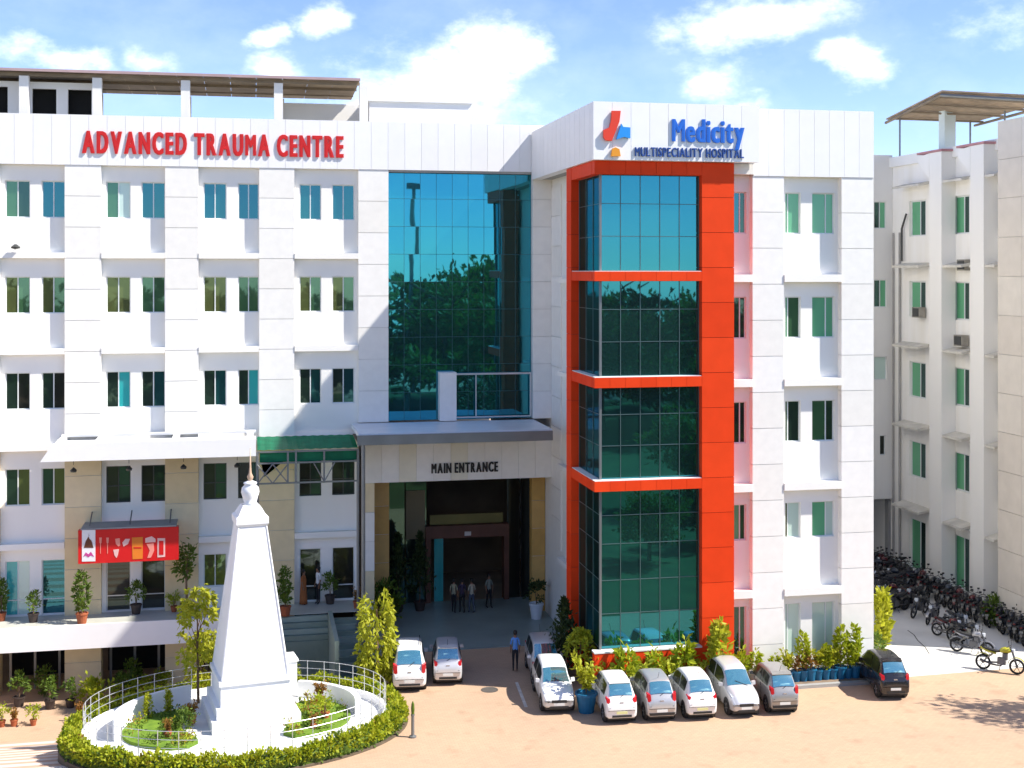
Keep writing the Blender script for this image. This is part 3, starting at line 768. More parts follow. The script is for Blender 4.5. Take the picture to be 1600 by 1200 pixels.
# ------------------------------------------------------------------ right wing, facing left across the alley
WB = thing('side_wing', (XW, 55, 0), 'off white wing on the right with projecting piers and small sunshades facing the alley', 'building')
WPB = 66.6
WINGW = mat('stained_wing_paint', (.85, .82, .75), .8, .1, 1.6, streak=.1, rgb2=(.92, .90, .86))
piers = [(SY(1452, XW - .8), SY(1471, XW - .8)), (SY(1516, XW - .8), SY(1537, XW - .8))]
wl = [(SY(1447, XW), SY(1421, XW)), (SY(1515, XW), SY(1490, XW)), (SY(1566, XW), SY(1545, XW))]
WROW = [(18.35, 20.3), (13.95, 15.9), (9.55, 11.5), (5.2, 7.15), (.1, 2.9)]
whl = [(a, b, z0, z1) for (a, b) in wl for (z0, z1) in WROW]
wall('facade_wall', 49.6, 82, 0, 22.3, XW, .3, whl, WINGW, WB, axis='x')
for j, (a, b) in enumerate(wl):
    for k, (z0, z1) in enumerate(WROW):
        window(WB, a, b, z0, z1, XW + .12, [DARKG, WING[2], CURTAIN if j < 2 else WING[1]], axis='x', splits=(.14, .45), bar=.07)
    for k, z in enumerate((21.1, 16.75, 12.4, 8.05, 3.6)):
        MB().hexa([(XW - .75, a - .5, z - .12), (XW - .004, a - .5, z), (XW - .004, b + .55, z), (XW - .75, b + .55, z - .12), (XW - .75, a - .5, z), (XW - .004, a - .5, z + .16), (XW - .004, b + .55, z + .16), (XW - .75, b + .55, z)]).build('sunshade', mat('stained_shade', (.62, .59, .52), .8, .15, 1.2), WB)
for (a, b) in piers:
    MB().box(XW - .8, XW - .003, min(a, b), max(a, b), 0, 22.6).build('pier', WHITE, WB)
    zt = 22.6; yb = max(a, b) + .02
    MB().prism([(XW - .8, yb, 21.3), (XW - .8, yb + 1.1, 22.1), (XW - .8, yb + 1.1, 22.5), (XW - .8, yb, 22.6)], (.6, 0, 0)).build('curved_fin', WHITE, WB)
    panel('fin_cap', XW - .85, XW - .1, min(a, b) - .1, max(a, b) + 1.2, 22.61, 22.72, mat('pink_coping', (.50, .24, .25), .7, .15), WB)
MB().box(XW - .2, XW + .3, 49.6, 82, 22.3, 22.85).build('parapet', WHITE, WB)
# stone clad end pier, nearest to the camera
ey1 = SY(1559, XW - 1.5)
pe = MB().box(XW - 1.45, XW - .005, 49.2, ey1 - .03, 0, 23.2).build('end_pier', JOINT, WB)
ESTONE = [mat('end_pier_stone_a', (.66, .60, .52), .5, .05, 1.5), mat('end_pier_stone_b', (.69, .635, .555), .5, .05, 1.5)]
for k in range(13):
    for j in range(int((ey1 - 49.2) / 1.9)):
        y1 = ey1 - j * 1.9; panel('panel', XW - 1.5, XW - 1.46 + .4, y1 - 1.885, y1, k * 1.8 + .012, (k + 1) * 1.8 - .012, random.choice(ESTONE), pe)
MB().box(XW + .3, 60, 49.6, 82, 21.6, 22.2).build('roof_slab', CONC, WB)
# air conditioners and pipes on the wing
for (px, py) in ((1505, 414), (1434, 488), (1500, 532)):
    y, z = SY(px, XW - .3), SZ(px, py, XW - .3)
    ac = MB().box(XW - .42, XW - .06, y - .4, y + .4, z - .28, z + .28).build('air_conditioner', mat('aged_metal', (.30, .28, .24), .6, .2, 3), WB)
    MB().box(XW - .45, XW - .421, y - .3, y + .3, z - .22, z + .22).build('grille', DFRAME, ac)
for px in (1396, 1406):
    y = SY(px, XW - .08); MB().tube([(XW - .1, y, .2), (XW - .1, y, 18.6)], .06, 8).build('drain_pipe', mat('drain_pipe_grey', (.36, .35, .33), .6, .1), WB)
MB().tube([(XW - .15, SY(1409, XW - .15), 17.0), (XW - .15, SY(1409, XW - .15), 18.8), (XW - .15, SY(1416, XW - .15), 19.6)], .06, 8).build('drain_pipe', DFRAME, WB)
# link block closing the alley
LK = thing('link_block', (30, WPB, 0), 'shaded grey white link block over the dark passage at the end of the alley', 'building')
lk0, lk1 = XR - .02, XW - .01
lrow = [(1366, 1385, 315, 357), (1366, 1386, 437, 480), (1366, 1386, 557, 593), (1375, 1384, 680, 711)]
hl = [(FX(a, WPB), FX(b, WPB), FZ(b, d, WPB), FZ(b, c, WPB)) for (a, b, c, d) in lrow]
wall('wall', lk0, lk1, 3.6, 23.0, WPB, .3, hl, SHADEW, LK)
for k, h in enumerate(hl): window(LK, *h, WPB + .1, [WING[2], CURTAIN] if k < 2 else [PALEG] if k == 2 else [DARKG], splits=(.5,) if k < 2 else ())
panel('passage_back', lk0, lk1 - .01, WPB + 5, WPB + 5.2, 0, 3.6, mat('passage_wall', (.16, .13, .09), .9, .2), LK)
panel('passage_soffit', lk0, lk1, WPB + .31, WPB + 5, 3.5, 3.6, CONC, LK)
panel('passage_column', FX(1388, WPB + .2), FX(1396, WPB + .2), WPB + .2, WPB + .6, 0, 3.49, CONC, LK)

# ---- tilted sheet roof on the wing
wr = thing('rooftop_canopy', (XW, 60, 22.8), 'tilted rusty sheet roof on a single thick white post above the right wing', 'canopy')
def at(px, py, t):
    u = (px - 800) / FOC
    return Vector((t * (u * CA + SA), t * (CA - u * SA), CAM_H + (HOR - py) / FOC * t))
A_, B_, C_, D_ = at(1384, 187, 74), at(1471, 143, 64), at(1660, 153, 57), at(1523, 191, 70)
E_ = at(1660, 138, 66)
UP = Vector((0, 0, .07))
def sheet(p0, p1, p2, p3, n, m):
    for k in range(n):
        a, b = k / n + .004, (k + 1) / n - .004
        q = [p0.lerp(p3, a), p1.lerp(p2, a), p1.lerp(p2, b), p0.lerp(p3, b)]
        MB().hexa(q + [v + UP for v in q]).build('roof_sheet', m, wr)
sheet(B_, A_, D_, C_, 9, RUSTL)
for t in (.12, .38, .64, .9):
    a, b = A_.lerp(B_, t) - UP * 1.6, D_.lerp(C_, t) - UP * 1.6
    MB().tube([a, b], .06, 6).build('purlin', RUST, wr)
MB().tube([A_ - UP * 2.6, B_ - UP * 2.6], .08, 6).build('rafter', RUST, wr); MB().tube([B_ - UP * 2.6, C_ - UP * 2.6], .09, 6).build('rafter', STEEL, wr); MB().tube([D_ - UP * 2.6, C_ - UP * 2.6], .07, 6).build('rafter', RUST, wr)
pm = at(1480, 160, 68.2)
MB().box(pm.x - .32, pm.x + .32, pm.y - .3, pm.y + .3, 22.4, pm.z + .1).build('post', mat('pale_mint_post', (.66, .74, .72), .7, .05), wr)
for (px, py, t) in ((1406, 184, 72), (1516, 190, 69), (1570, 172, 64)):
    v = at(px, py, t); MB().tube([(v.x, v.y, 21.9), tuple(v)], .05, 6).build('post', STEEL, wr)

# ------------------------------------------------------------------ signs
def glyph(ch, bold):
    cu = bpy.data.curves.new('glyph', 'FONT'); cu.body = ch; cu.size = 1.0; cu.offset = bold; cu.extrude = .025; cu.resolution_u = 3
    o = bpy.data.objects.new('glyph', cu); col.objects.link(o)
    dg = bpy.context.evaluated_depsgraph_get(); dg.update()
    me = bpy.data.meshes.new_from_object(o.evaluated_get(dg))
    bpy.data.objects.remove(o); bpy.data.curves.remove(cu)
    return me
def lettering(name, text, x0, x1, z_base, cap, y, m, label, bold=.02, space=.34, gap=.12, cat='sign', cap_h=.69, thick=.06):
    """raised letters, one object each, standing on the plane Y = y and filling x0..x1"""
    t = thing(name, (x0, y, z_base), label, cat)
    items = []; cur = 0.0; cache = {}
    for ch in text:
        if ch == ' ': cur += space; continue
        me = cache.get(ch)
        if me is None:
            me = glyph(ch, bold * .5 if ch not in 'MW' else 0.0)
            if True:                       # thicken without self-crossing outlines
                vv = [v.co.copy() for v in me.vertices]; ff = [tuple(p.vertices) for p in me.polygons]; mb = MB()
                for dx_, dz_ in ((-thick, .0), (0, .004), (thick, .008)):
                    n_ = len(mb.v); mb.v += [(v.x + dx_, v.y, v.z + dz_) for v in vv]; mb.f += [tuple(n_ + i for i in f) for f in ff]
                me = mb.mesh('glyph', m)
            me.materials.clear(); me.materials.append(m); cache[ch] = me
        xs = [v.co.x for v in me.vertices]
        items.append((me, cur - min(xs))); cur += max(xs) - min(xs) + gap
    cur -= gap
    sx, sz = (x1 - x0) / cur, cap / cap_h
    for me, off in items:
        o = bpy.data.objects.new('letter', me); col.objects.link(o); o.parent = t
        o.location = (off * sx, 0, 0); o.rotation_euler = (R(90), 0, 0); o.scale = (sx, sz, 1.0)
    return t
def sign_at(name, text, pxa, pxb, base_a, cap_px, Y, m, label, **k):
    x0, x1 = FX(pxa, Y), FX(pxb, Y); pm_ = (pxa + pxb) / 2
    return lettering(name, text, x0, x1, FZ(pm_, base_a, Y), FZ(pm_, base_a - cap_px, Y) - FZ(pm_, base_a, Y), Y, m, label, **k)
sign_at('lettering_sign', 'ADVANCED TRAUMA CENTRE', 128, 537, 242, 33, YA - .065, LETR, 'raised red letters reading ADVANCED TRAUMA CENTRE on the white parapet', bold=.035)
sign_at('lettering_sign', 'Medicity', 1050, 1163, 222, 35, 47.585, LETB, 'large blue letters reading Medicity above the red tower', bold=.03, thick=.045, gap=.05)
sign_at('lettering_sign', 'MULTISPECIALITY HOSPITAL', 992, 1162, 245.5, 14, 47.585, LETN, 'small navy letters reading MULTISPECIALITY HOSPITAL under the blue word', bold=.02, thick=.03)
sign_at('lettering_sign', 'MAIN ENTRANCE', 674, 778, 738, 15, YA - .035, LETK, 'black letters reading MAIN ENTRANCE on the cream porch beam', bold=.025)
lg = thing('logo', (FX(962, 47.5), 47.5, 21), 'hospital logo of red bent bar, blue flag and orange dot left of the blue word', 'logo')
def flat(pts, y, d, m, parent, name):
    return MB().prism([(FX(px, y), y, FZ(px, py, y)) for px, py in pts], (0, d, 0)).build(name, m, parent)
flat([(956, 173), (970, 173), (968, 190), (961, 208), (956, 220), (946, 219), (943, 214), (943, 203), (952, 199), (955, 188)], 47.5, .1, mat('logo_red', (.72, .05, .02), .4, .05), lg, 'red_bar')
flat([(971, 193), (974, 198), (985, 199), (985, 216), (975, 214), (963, 218)], 47.5, .1, mat('logo_blue', (.02, .28, .75), .4, .05), lg, 'blue_flag')
flat([(957, 232), (962, 230), (968, 233), (970, 244), (955, 244)], 47.5, .1, mat('logo_orange', (.75, .30, .02), .4, .05), lg, 'orange_dot')
# red signboard on the podium shop
YS = 57.3
rs = thing('signboard', (FX(200, YS), YS, 3.8), 'long red signboard with white emblem strip above the podium shop doors', 'sign')
s0, s1, sz0, sz1 = FX(122, YS), FX(279, YS), FZ(200, 878, YS), FZ(200, 826, YS)
SRED = mat('sign_red_film', (.62, .010, .012), .35, .05)
MB().box(s0, s1, YS, YS + .35, sz0, sz1).build('board', SRED, rs)
yf = YS - .012
def dec(pts, m, name, y=None): return flat(pts, y or yf, .008, m, rs, name)
dec([(128, 828.5), (149, 828), (149, 877), (128, 877.5)], mat('sign_white_film', (.80, .80, .80), .4, .02), 'emblem_strip')
TBR = mat('sign_brown_film', (.14, .045, .02), .5, .2, 6)
for pts in ([(131, 856), (134, 845), (136, 842), (138, 838), (140, 842), (143, 845), (146, 856)], [(138.4, 838), (138.8, 833), (139.2, 838)]): dec(pts, TBR, 'emblem', yf - .01)
dec([(130, 870), (134, 863), (138, 866), (142, 862), (147, 870), (142, 868), (138, 871), (134, 868)], mat('sign_magenta_film', (.55, .06, .28), .4, .1), 'script_mark', yf - .01)
PK = mat('sign_pink_print', (.80, .28, .22), .45, .1); ORN = mat('sign_orange_print', (.72, .20, .02), .45, .1); PW = mat('sign_pale_print', (.80, .50, .46), .45, .1)
for x in (157, 168): dec([(x - 2, 840), (x + 2, 840), (x + 1.5, 848), (x + .6, 849), (x + .5, 865), (x - .5, 865), (x - .6, 849), (x - 1.5, 848)], PK, 'print_mark')
dec([(180, 842), (187, 841), (188, 852), (185, 854), (181, 850)], PK, 'print_mark'); dec([(191, 848), (196, 842), (203, 842), (200, 850), (193, 854)], PW, 'print_mark')
dec([(177, 859), (186, 858), (184, 868), (182, 872), (179, 868)], PW, 'print_mark')
dec([(206, 840), (223, 839), (223, 873), (207, 874)], ORN, 'print_mark'); dec([(209, 855), (221, 855), (221, 857), (209, 857)], SRED, 'print_mark', yf - .01)
dec([(227, 841), (237, 838), (243, 842), (243, 847), (227, 848)], PW, 'print_mark'); dec([(229, 850), (240, 849), (241, 860), (236, 871), (230, 872), (234, 860)], PK, 'print_mark')
dec([(246, 841), (258, 841), (258, 870), (246, 871)], PW, 'print_mark'); dec([(248.5, 845), (255.5, 845), (255.5, 867), (248.5, 867)], SRED, 'print_mark', yf - .01)
for x in (s0 + .4, (s0 + s1) / 2, s1 - .4): MB().tube([(x, YS + .3, sz1 - .1), (x, YA, sz1 + .5)], .03, 6).build('bracket', STEEL, rs)
panel('board_roof', s0 + .1, s1 - .1, YS + .02, YA - .01, sz1 + .01, sz1 + .06, CONC, rs)

# ------------------------------------------------------------------ foliage colours
LEAF = {'bright': mat('leaf_bright', (.27, .34, .010), .6, .2, 5, trans=.4, rgb2=(.44, .48, .02)),
        'lime': mat('leaf_lime', (.34, .38, .014), .6, .2, 5, trans=.4, rgb2=(.52, .51, .04)),
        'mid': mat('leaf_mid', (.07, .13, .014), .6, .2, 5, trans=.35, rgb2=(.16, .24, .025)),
        'dark': mat('leaf_dark', (.022, .045, .012), .6, .2, 4, trans=.25, rgb2=(.06, .09, .02)),
        'rust': mat('leaf_rust', (.18, .07, .02), .6, .2, 5, trans=.3, rgb2=(.36, .20, .03))}
def leaves(pts, size, seed, up=.3, ratio=.45):
    """one small folded leaf at each point"""
    rnd = random.Random(seed); mb = MB()
    for (p, n) in pts:
        p = Vector(p); d = Vector((rnd.gauss(0, 1), rnd.gauss(0, 1), rnd.gauss(0, 1))) * .7 + Vector(n) + Vector((0, 0, up))
        if d.length < .05: d = Vector((0, 0, 1))
        d.normalize(); s = d.cross(Vector((rnd.gauss(0, 1), rnd.gauss(0, 1), rnd.gauss(0, 1))))
        if s.length < .05: continue
        s.normalize(); nn = d.cross(s); L_ = size * rnd.uniform(.65, 1.3); w = L_ * ratio
        a, b, c = p, p + d * L_ * .55 + s * w * .5 + nn * L_ * .08, p + d * L_
        e = p + d * L_ * .55 - s * w * .5 + nn * L_ * .08
        mb.poly([a, b, c, e])
    return mb
# ------------------------------------------------------------------ monument on its round island
MW = mat('monument_white', (.82, .82, .82), .6, .03, .8, streak=.3, bump=.05, bscale=10)
rcx, rcy = RINGC
isl = thing('round_island', (rcx, rcy, 0), 'round white paved island with low walls carrying the white monument', 'island')
PATH = mat('white_path_tile', (.70, .70, .69), .6, .06, 1.5)
def EL(r_, a, z):
    u, v = r_ * math.cos(a), RINGB * r_ * math.sin(a)
    return (rcx + u * .9962 - v * .0872, rcy + u * .0872 + v * .9962, z)
def disc(r_, z0, z1, name, m):
    n_ = 72; MB().loft([[EL(r_, 2 * math.pi * k / n_, z) for k in range(n_)] for z in (z0, z1)]).build(name, m, isl)
disc(5.35, -2.4, .24, 'base', PATH)
SOIL = mat('hedge_soil', (.12, .09, .06), .95, .2, 3)
disc(RINGR, -2.4, .06, 'planting_ring', SOIL)
def arcwall(r0, r1, z0, z1, a0, a1, n, m, name, parent):
    mb = MB(); rings = []
    for k in range(n + 1):
        a = R(a0 + (a1 - a0) * k / n); c, s = math.cos(a), math.sin(a)
        rings.append([EL(r0, a, z0), EL(r1, a, z0), EL(r1, a, z1), EL(r0, a, z1)])
    return mb.loft(rings).build(name, m, parent)
arcwall(5.2, 5.34, .241, .5, 0, 360, 72, MW, 'kerb_ring', isl)
arcwall(4.1, 4.3, .241, .95, 112, 190, 16, MW, 'garden_wall', isl)
arcwall(4.15, 4.35, .241, .85, -8, 55, 14, MW, 'garden_wall', isl)
GRASS = mat('lawn', (.09, .17, .012), .9, .25, 3, rgb2=(.16, .26, .02))
# curved garden beds
def bed(a0, a1, r0, r1):
    mb = MB(); rings = []
    for k in range(17):
        a = R(a0 + (a1 - a0) * k / 16); c, s = math.cos(a), math.sin(a)
        w = .35 + .65 * math.sin(math.pi * k / 16) ** .5
        ra, rb_ = (r0 + r1) / 2 - (r1 - r0) / 2 * w, (r0 + r1) / 2 + (r1 - r0) / 2 * w
        rings.append([EL(ra, a, .242), EL(rb_, a, .242), EL(rb_, a, .36), EL(ra, a, .40)])
    b = mb.loft(rings).build('garden_bed', GRASS, isl)
    br = random.Random(int(a0 * 7)); pp = {'mid': [], 'lime': [], 'rust': []}
    for q in range(1500):
        k = br.random(); a = R(a0 + (a1 - a0) * k); w = .35 + .65 * math.sin(math.pi * k) ** .5; m_ = (r0 + r1) / 2; x, y, _ = EL(m_ + (r1 - r0) / 2 * w * br.uniform(-.95, .95), a, 0)
        n_ = mnoise.noise(Vector((x * 1.6, y * 1.6, 2)))
        if n_ < -.05: continue
        pp['mid' if n_ < .18 else 'rust' if br.random() < .35 else 'lime'].append(((x, y, .34 + br.uniform(0, .35) * max(0, n_ + .2) * 1.6), (0, 0, .5)))
    for kk, v in pp.items():
        if v: tag(leaves(v, .13, 3).build('bed_planting', LEAF[kk], b, fix=False), kind='stuff')
    return b
bed(128, 236, 2.0, 4.0); bed(-58, 40, 2.0, 4.0)
# railing
rl = thing('ring_railing', (rcx, rcy, .5), 'thin grey metal railing circling the monument island', 'railing')
NP = 44
for k in range(NP):
    a = 2 * math.pi * k / NP; x, y, _ = EL(5.27, a, 0)
    MB().tube([(x, y, .5), (x, y, 1.38)], .016, 6).build('post', GALV, rl)
for z in (.8, 1.08, 1.36): MB().tube([EL(5.27, 2 * math.pi * k / 72, z) for k in range(73)], .011, 5, cap=False).build('rail', GALV, rl)

mo = thing('monument', (0, 0, 0), 'tall tapering white obelisk monument with stepped base and pointed finial', 'monument')
mx, my = G(391, 1118, .25)
mo.location = (mx, my, .24); mo.rotation_euler.z = R(9)
def sq(name, prof, par=mo):
    rings = [[(-w, -w, z), (w, -w, z), (w, w, z), (-w, w, z)] for (w, z) in prof]
    return local(name, MB().loft(rings), MW, par)
sq('lower_step', [(1.56, 0), (1.56, .42)]); sq('middle_step', [(1.38, .42), (1.38, .8)]); sq('plinth', [(1.22, .8), (1.22, 1.55), (1.28, 1.56), (1.28, 1.72)])
sh_ = sq('shaft', [(1.17, 1.72), (.50, 7.0)])
for s in (-1, 1):                       # raised ribs on the corners and a sunk panel frame on the faces
    for t in (-1, 1):
        local('corner_rib', MB().tube([(s * 1.16, t * 1.16, 1.75), (s * .50, t * .50, 6.98)], [.05, .035], 6), MW, sh_)
sq('collar', [(.53, 7.0), (.58, 7.08), (.58, 7.3), (.52, 7.36)])
sq('cap', [(.50, 7.36), (.36, 7.62), (.30, 7.7)])
local('urn', MB().lathe([(.30, 7.7), (.22, 7.78), (.27, 7.95), (.33, 8.15), (.30, 8.32), (.2, 8.42), (.24, 8.46), (.24, 8.5), (.1, 8.56)], 20), MW, mo, smooth=True)
local('finial', MB().lathe([(.07, 8.56), (.12, 8.7), (.05, 8.84), (.035, 9.1), (.012, 9.75)], 12), mat('finial_pale_copper', (.55, .38, .26), .4, .1), mo, smooth=True)
local('side_block', MB().box(1.17, 1.75, .2, 1.1, .8, 1.75).box(1.17, 1.8, .15, 1.15, 1.75, 1.83), MW, mo)

# ------------------------------------------------------------------ foliage
BARK = mat('bark', (.16, .10, .06), .9, .25, 6, bump=.4, bscale=25)
def blob_pts(n, c, r, rnd, fill=.45, clumps=0):
    """points for a crown: clumps of leaves round an ellipsoid"""
    out = []; cl = []
    for k in range(clumps):
        v = Vector((rnd.gauss(0, 1), rnd.gauss(0, 1), rnd.gauss(0, 1))).normalized() * rnd.uniform(.45, 1.0); cl.append(v)
    for k in range(n):
        if cl:
            b = rnd.choice(cl); v = b + Vector((rnd.gauss(0, 1), rnd.gauss(0, 1), rnd.gauss(0, 1))) * .19
        else:
            v = Vector((rnd.gauss(0, 1), rnd.gauss(0, 1), rnd.gauss(0, 1))).normalized() * (rnd.uniform(fill, 1) ** .6)
        out.append(((c[0] + v.x * r[0], c[1] + v.y * r[1], c[2] + v.z * r[2]), (v.x * .8, v.y * .8, v.z * .6)))
    return out
POTM = {'terracotta': mat('terracotta_pot', (.36, .10, .04), .8, .12, 5), 'blue': mat('blue_drum_pot', (.01, .13, .26), .5, .12, 5), 'white': mat('white_pot', (.66, .70, .74), .4, .05), 'dark': mat('dark_pot', (.05, .035, .03), .6, .15)}
SHAPES = {}
def plant_parts(key, h, w, kind, leaf, pot, pot_h, pot_w, seed, n, size):
    if key in SHAPES: return SHAPES[key]
    rnd = random.Random(seed); parts = []
    z0 = pot_h
    if kind == 'column' and leaf not in ('dark',):
        pts = []; tw = [(rnd.uniform(0, 6.28), rnd.uniform(.3, 1.0), rnd.uniform(.75, 1.0)) for _ in range(9)]
        for _ in range(n):
            a, rr_, hh = rnd.choice(tw); t = rnd.random(); q = w * .42 * rr_ * math.sin(math.pi * min(1, .12 + .8 * t))
            pts.append(((math.cos(a) * q + rnd.gauss(0, .05) * w, math.sin(a) * q + rnd.gauss(0, .05) * w, z0 + .06 * h + t * h * .94 * hh), (math.cos(a) * .5, math.sin(a) * .5, .4)))
    elif kind == 'column': pts = [((rnd.gauss(0, .32) * w * (1.05 - t), rnd.gauss(0, .32) * w * (1.05 - t), z0 + .1 * h + t * h * .9), (0, 0, .8)) for t in [rnd.random() ** .85 for _ in range(n)]]
    elif kind == 'bush': pts = blob_pts(n, (0, 0, z0 + h * .55), (w * .5, w * .5, h * .5), rnd, .3, 9)
    elif kind == 'spray':
        pts = []
        for k in range(max(6, n // 14)):
            a, t = rnd.uniform(0, 6.28), rnd.uniform(.45, 1); d = Vector((math.cos(a) * w * .5, math.sin(a) * w * .5, h)) * t
            for q in range(14):
                u = .25 + .75 * q / 13; pts.append(((d.x * u * u, d.y * u * u, z0 + d.z * u - .18 * h * u * u * (1 - t)), (d.x * .6, d.y * .6, .4)))
    elif kind == 'sapling':             # thin trunk, two airy tiers of hanging leaves
        pts = []
        for k in range(n // 10):
            tier = rnd.random() < .6; a = rnd.uniform(0, 6.28); l = w * .5 * rnd.uniform(.15, 1); zt = h * (rnd.uniform(.72, 1.0) if tier else rnd.uniform(.38, .62))
            for q in range(10): pts.append(((math.cos(a) * l, math.sin(a) * l, z0 + zt - q * .018 * h * l / w), (math.cos(a) * .5, math.sin(a) * .5, -1.0)))
    elif kind == 'palm':
        pts = []
        for k in range(11):
            a = k * 2.4 + rnd.uniform(-.2, .2); l = w * .5 * rnd.uniform(.8, 1.1); e = rnd.uniform(.2, 1.0)
            for q in range(n // 11):
                u = (q + 1) / (n // 11); x = l * u; z = z0 + h * .80 + h * .3 * e * u - h * .5 * u * u
                pts.append(((math.cos(a) * x, math.sin(a) * x, z), (math.cos(a) * .5, math.sin(a) * .5, -.5)))
    elif kind == 'weep':                # hanging tufts down a narrow crown
        pts = []
        for k in range(n // 12):
            t = rnd.random(); a = rnd.uniform(0, 6.28); rr_ = w * .5 * (.45 + .55 * math.sin(math.pi * min(1, .12 + .88 * (1 - t)))) * rnd.uniform(.55, 1)
            for q in range(12):
                pts.append(((math.cos(a) * rr_ * (1 + .012 * q), math.sin(a) * rr_ * (1 + .012 * q), z0 + .12 * h + t * h * .88 - q * .04 * h * .45), (math.cos(a) * .4, math.sin(a) * .4, -1.3)))
    else: pts = blob_pts(n, (0, 0, z0 + h * .72), (w * .5, w * .5, h * .32), rnd, .3, 10)
    parts.append(('foliage', leaves(pts, size, seed).mesh('foliage', LEAF[leaf])))
    st = MB()
    if kind in ('tree', 'palm', 'sapling', 'weep'):
        st.tube([(0, 0, z0 - .1), (.03, .02, z0 + h * .35), (0, .03, z0 + h * .78)], [.05, .04, .02], 7)
        for k in range(6):
            a = k * 1.05; st.tube([(0, .02, z0 + h * (.4 + .05 * k)), (math.cos(a) * w * .25, math.sin(a) * w * .25, z0 + h * (.55 + .06 * k))], [.02, .008], 5)
    else:
        for k in range(4):
            a = k * 1.6; st.tube([(0, 0, z0 - .08), (math.cos(a) * w * .08, math.sin(a) * w * .08, z0 + h * .5)], [.016, .008], 5)
    parts.append(('stem', st.mesh('stem', BARK)))
    if pot:
        r = pot_w / 2
        parts.append(('pot', MB().lathe([(r * .72, 0), (r * .98, pot_h * .86), (r * 1.08, pot_h * .87), (r * 1.08, pot_h), (r * .92, pot_h), (r * .9, pot_h * .9)], 16).mesh('pot', POTM[pot])))
    SHAPES[key] = parts
    return parts
def plant(name, label, x, y, z, key, rz=None, sc=1.0, group=None, cat='plant'):
    t = thing(name, (x, y, z), label, cat, group, rz if rz is not None else random.uniform(0, 6.28)); t.scale = (sc, sc, sc)
    for nme, me in SHAPES[key]: local(nme, me, None, t)
    return t
plant_parts('tall_pot', 1.9, .75, 'column', 'mid', 'terracotta', .45, .5, 3, 420, .2)
plant_parts('tall_pot2', 2.2, .8, 'tree', 'mid', 'dark', .45, .5, 4, 380, .2)
plant_parts('small_pot', .75, .6, 'bush', 'mid', 'dark', .35, .4, 5, 220, .15)
plant_parts('small_pot_b', .8, .7, 'bush', 'bright', 'terracotta', .32, .36, 6, 220, .15)
plant_parts('rust_pot', .7, .6, 'spray', 'rust', 'terracotta', .35, .4, 7, 240, .16)
plant_parts('blue_pot', 1.1, .62, 'column', 'bright', 'blue', .45, .44, 8, 300, .19)
plant_parts('blue_pot_b', .95, .7, 'spray', 'lime', 'blue', .45, .44, 9, 300, .19)
plant_parts('blue_pot_c', 1.5, .6, 'column', 'bright', 'blue', .45, .44, 10, 340, .2)
plant_parts('blue_pot_d', .6, .6, 'bush', 'rust', 'blue', .45, .44, 11, 200, .15)
plant_parts('cypress', 2.8, .95, 'column', 'dark', 'dark', .4, .5, 12, 900, .18)
plant_parts('lime_tree', 3.2, 1.25, 'weep', 'lime', None, 0, 0, 13, 1500, .22)
plant_parts('lime_palm', 3.3, 1.9, 'palm', 'lime', None, 0, 0, 14, 660, .3)
plant_parts('sapling', 3.9, 1.3, 'sapling', 'lime', None, 0, 0, 34, 1100, .2)
plant_parts('bush', 1.2, 1.5, 'bush', 'bright', None, 0, 0, 15, 700, .18)
plant_parts('dark_bush', 1.3, 1.4, 'bush', 'mid', None, 0, 0, 16, 600, .2)
plant_parts('creeper', 3.6, 1.6, 'column', 'dark', None, 0, 0, 17, 1300, .24)
plant_parts('red_front', 1.5, .7, 'column', 'bright', None, 0, 0, 18, 280, .24)
plant_parts('red_front_b', 1.2, .9, 'spray', 'lime', None, 0, 0, 19, 300, .22)
plant_parts('slim_lime', 1.7, .65, 'column', 'lime', None, 0, 0, 20, 420, .22)
plant_parts('spike', 2.3, .9, 'column', 'lime', None, 0, 0, 21, 420, .3)
plant_parts('white_pot_plant', .9, .8, 'bush', 'dark', 'white', .7, .62, 22, 260, .18)
plant_parts('bluetub', 1.3, 1.0, 'spray', 'lime', 'blue', .7, .75, 23, 460, .22)
def pod(px, py): return (*G(px, py, POD), POD)
for px, py, key, sc, nm, lb in ((128, 974, 'tall_pot', 1.0, 'potted_shrub', 'tall leafy shrub in terracotta pot left of the red signboard doors'), (52, 972, 'small_pot', 1.1, 'potted_shrub', 'low dark potted bush before the pale cyan podium door'),
                            (215, 952, 'small_pot', 1.2, 'potted_shrub', 'small dark potted plant between the two dark shop doors'), (292, 960, 'tall_pot2', 1.15, 'potted_tree', 'slender potted tree right of the red signboard'),
                            (272, 955, 'small_pot_b', .8, 'potted_shrub', 'tiny potted bush at the foot of the slender potted tree'), (446, 962, 'tall_pot', .95, 'potted_shrub', 'potted shrub against the cream pier just right of the monument'),
                            (514, 936, 'small_pot', 1.15, 'potted_shrub', 'dark potted shrub between the two doors near the stair'), (2, 970, 'tall_pot', .8, 'potted_shrub', 'potted shrub cut by the left edge of the photo'), (558, 950, 'rust_pot', .9, 'potted_shrub', 'reddish potted plant beside the grey porch post')):
    x, y, z = pod(px, py); plant(nm, lb, x, min(y, YA - .25), z, key, sc=sc)
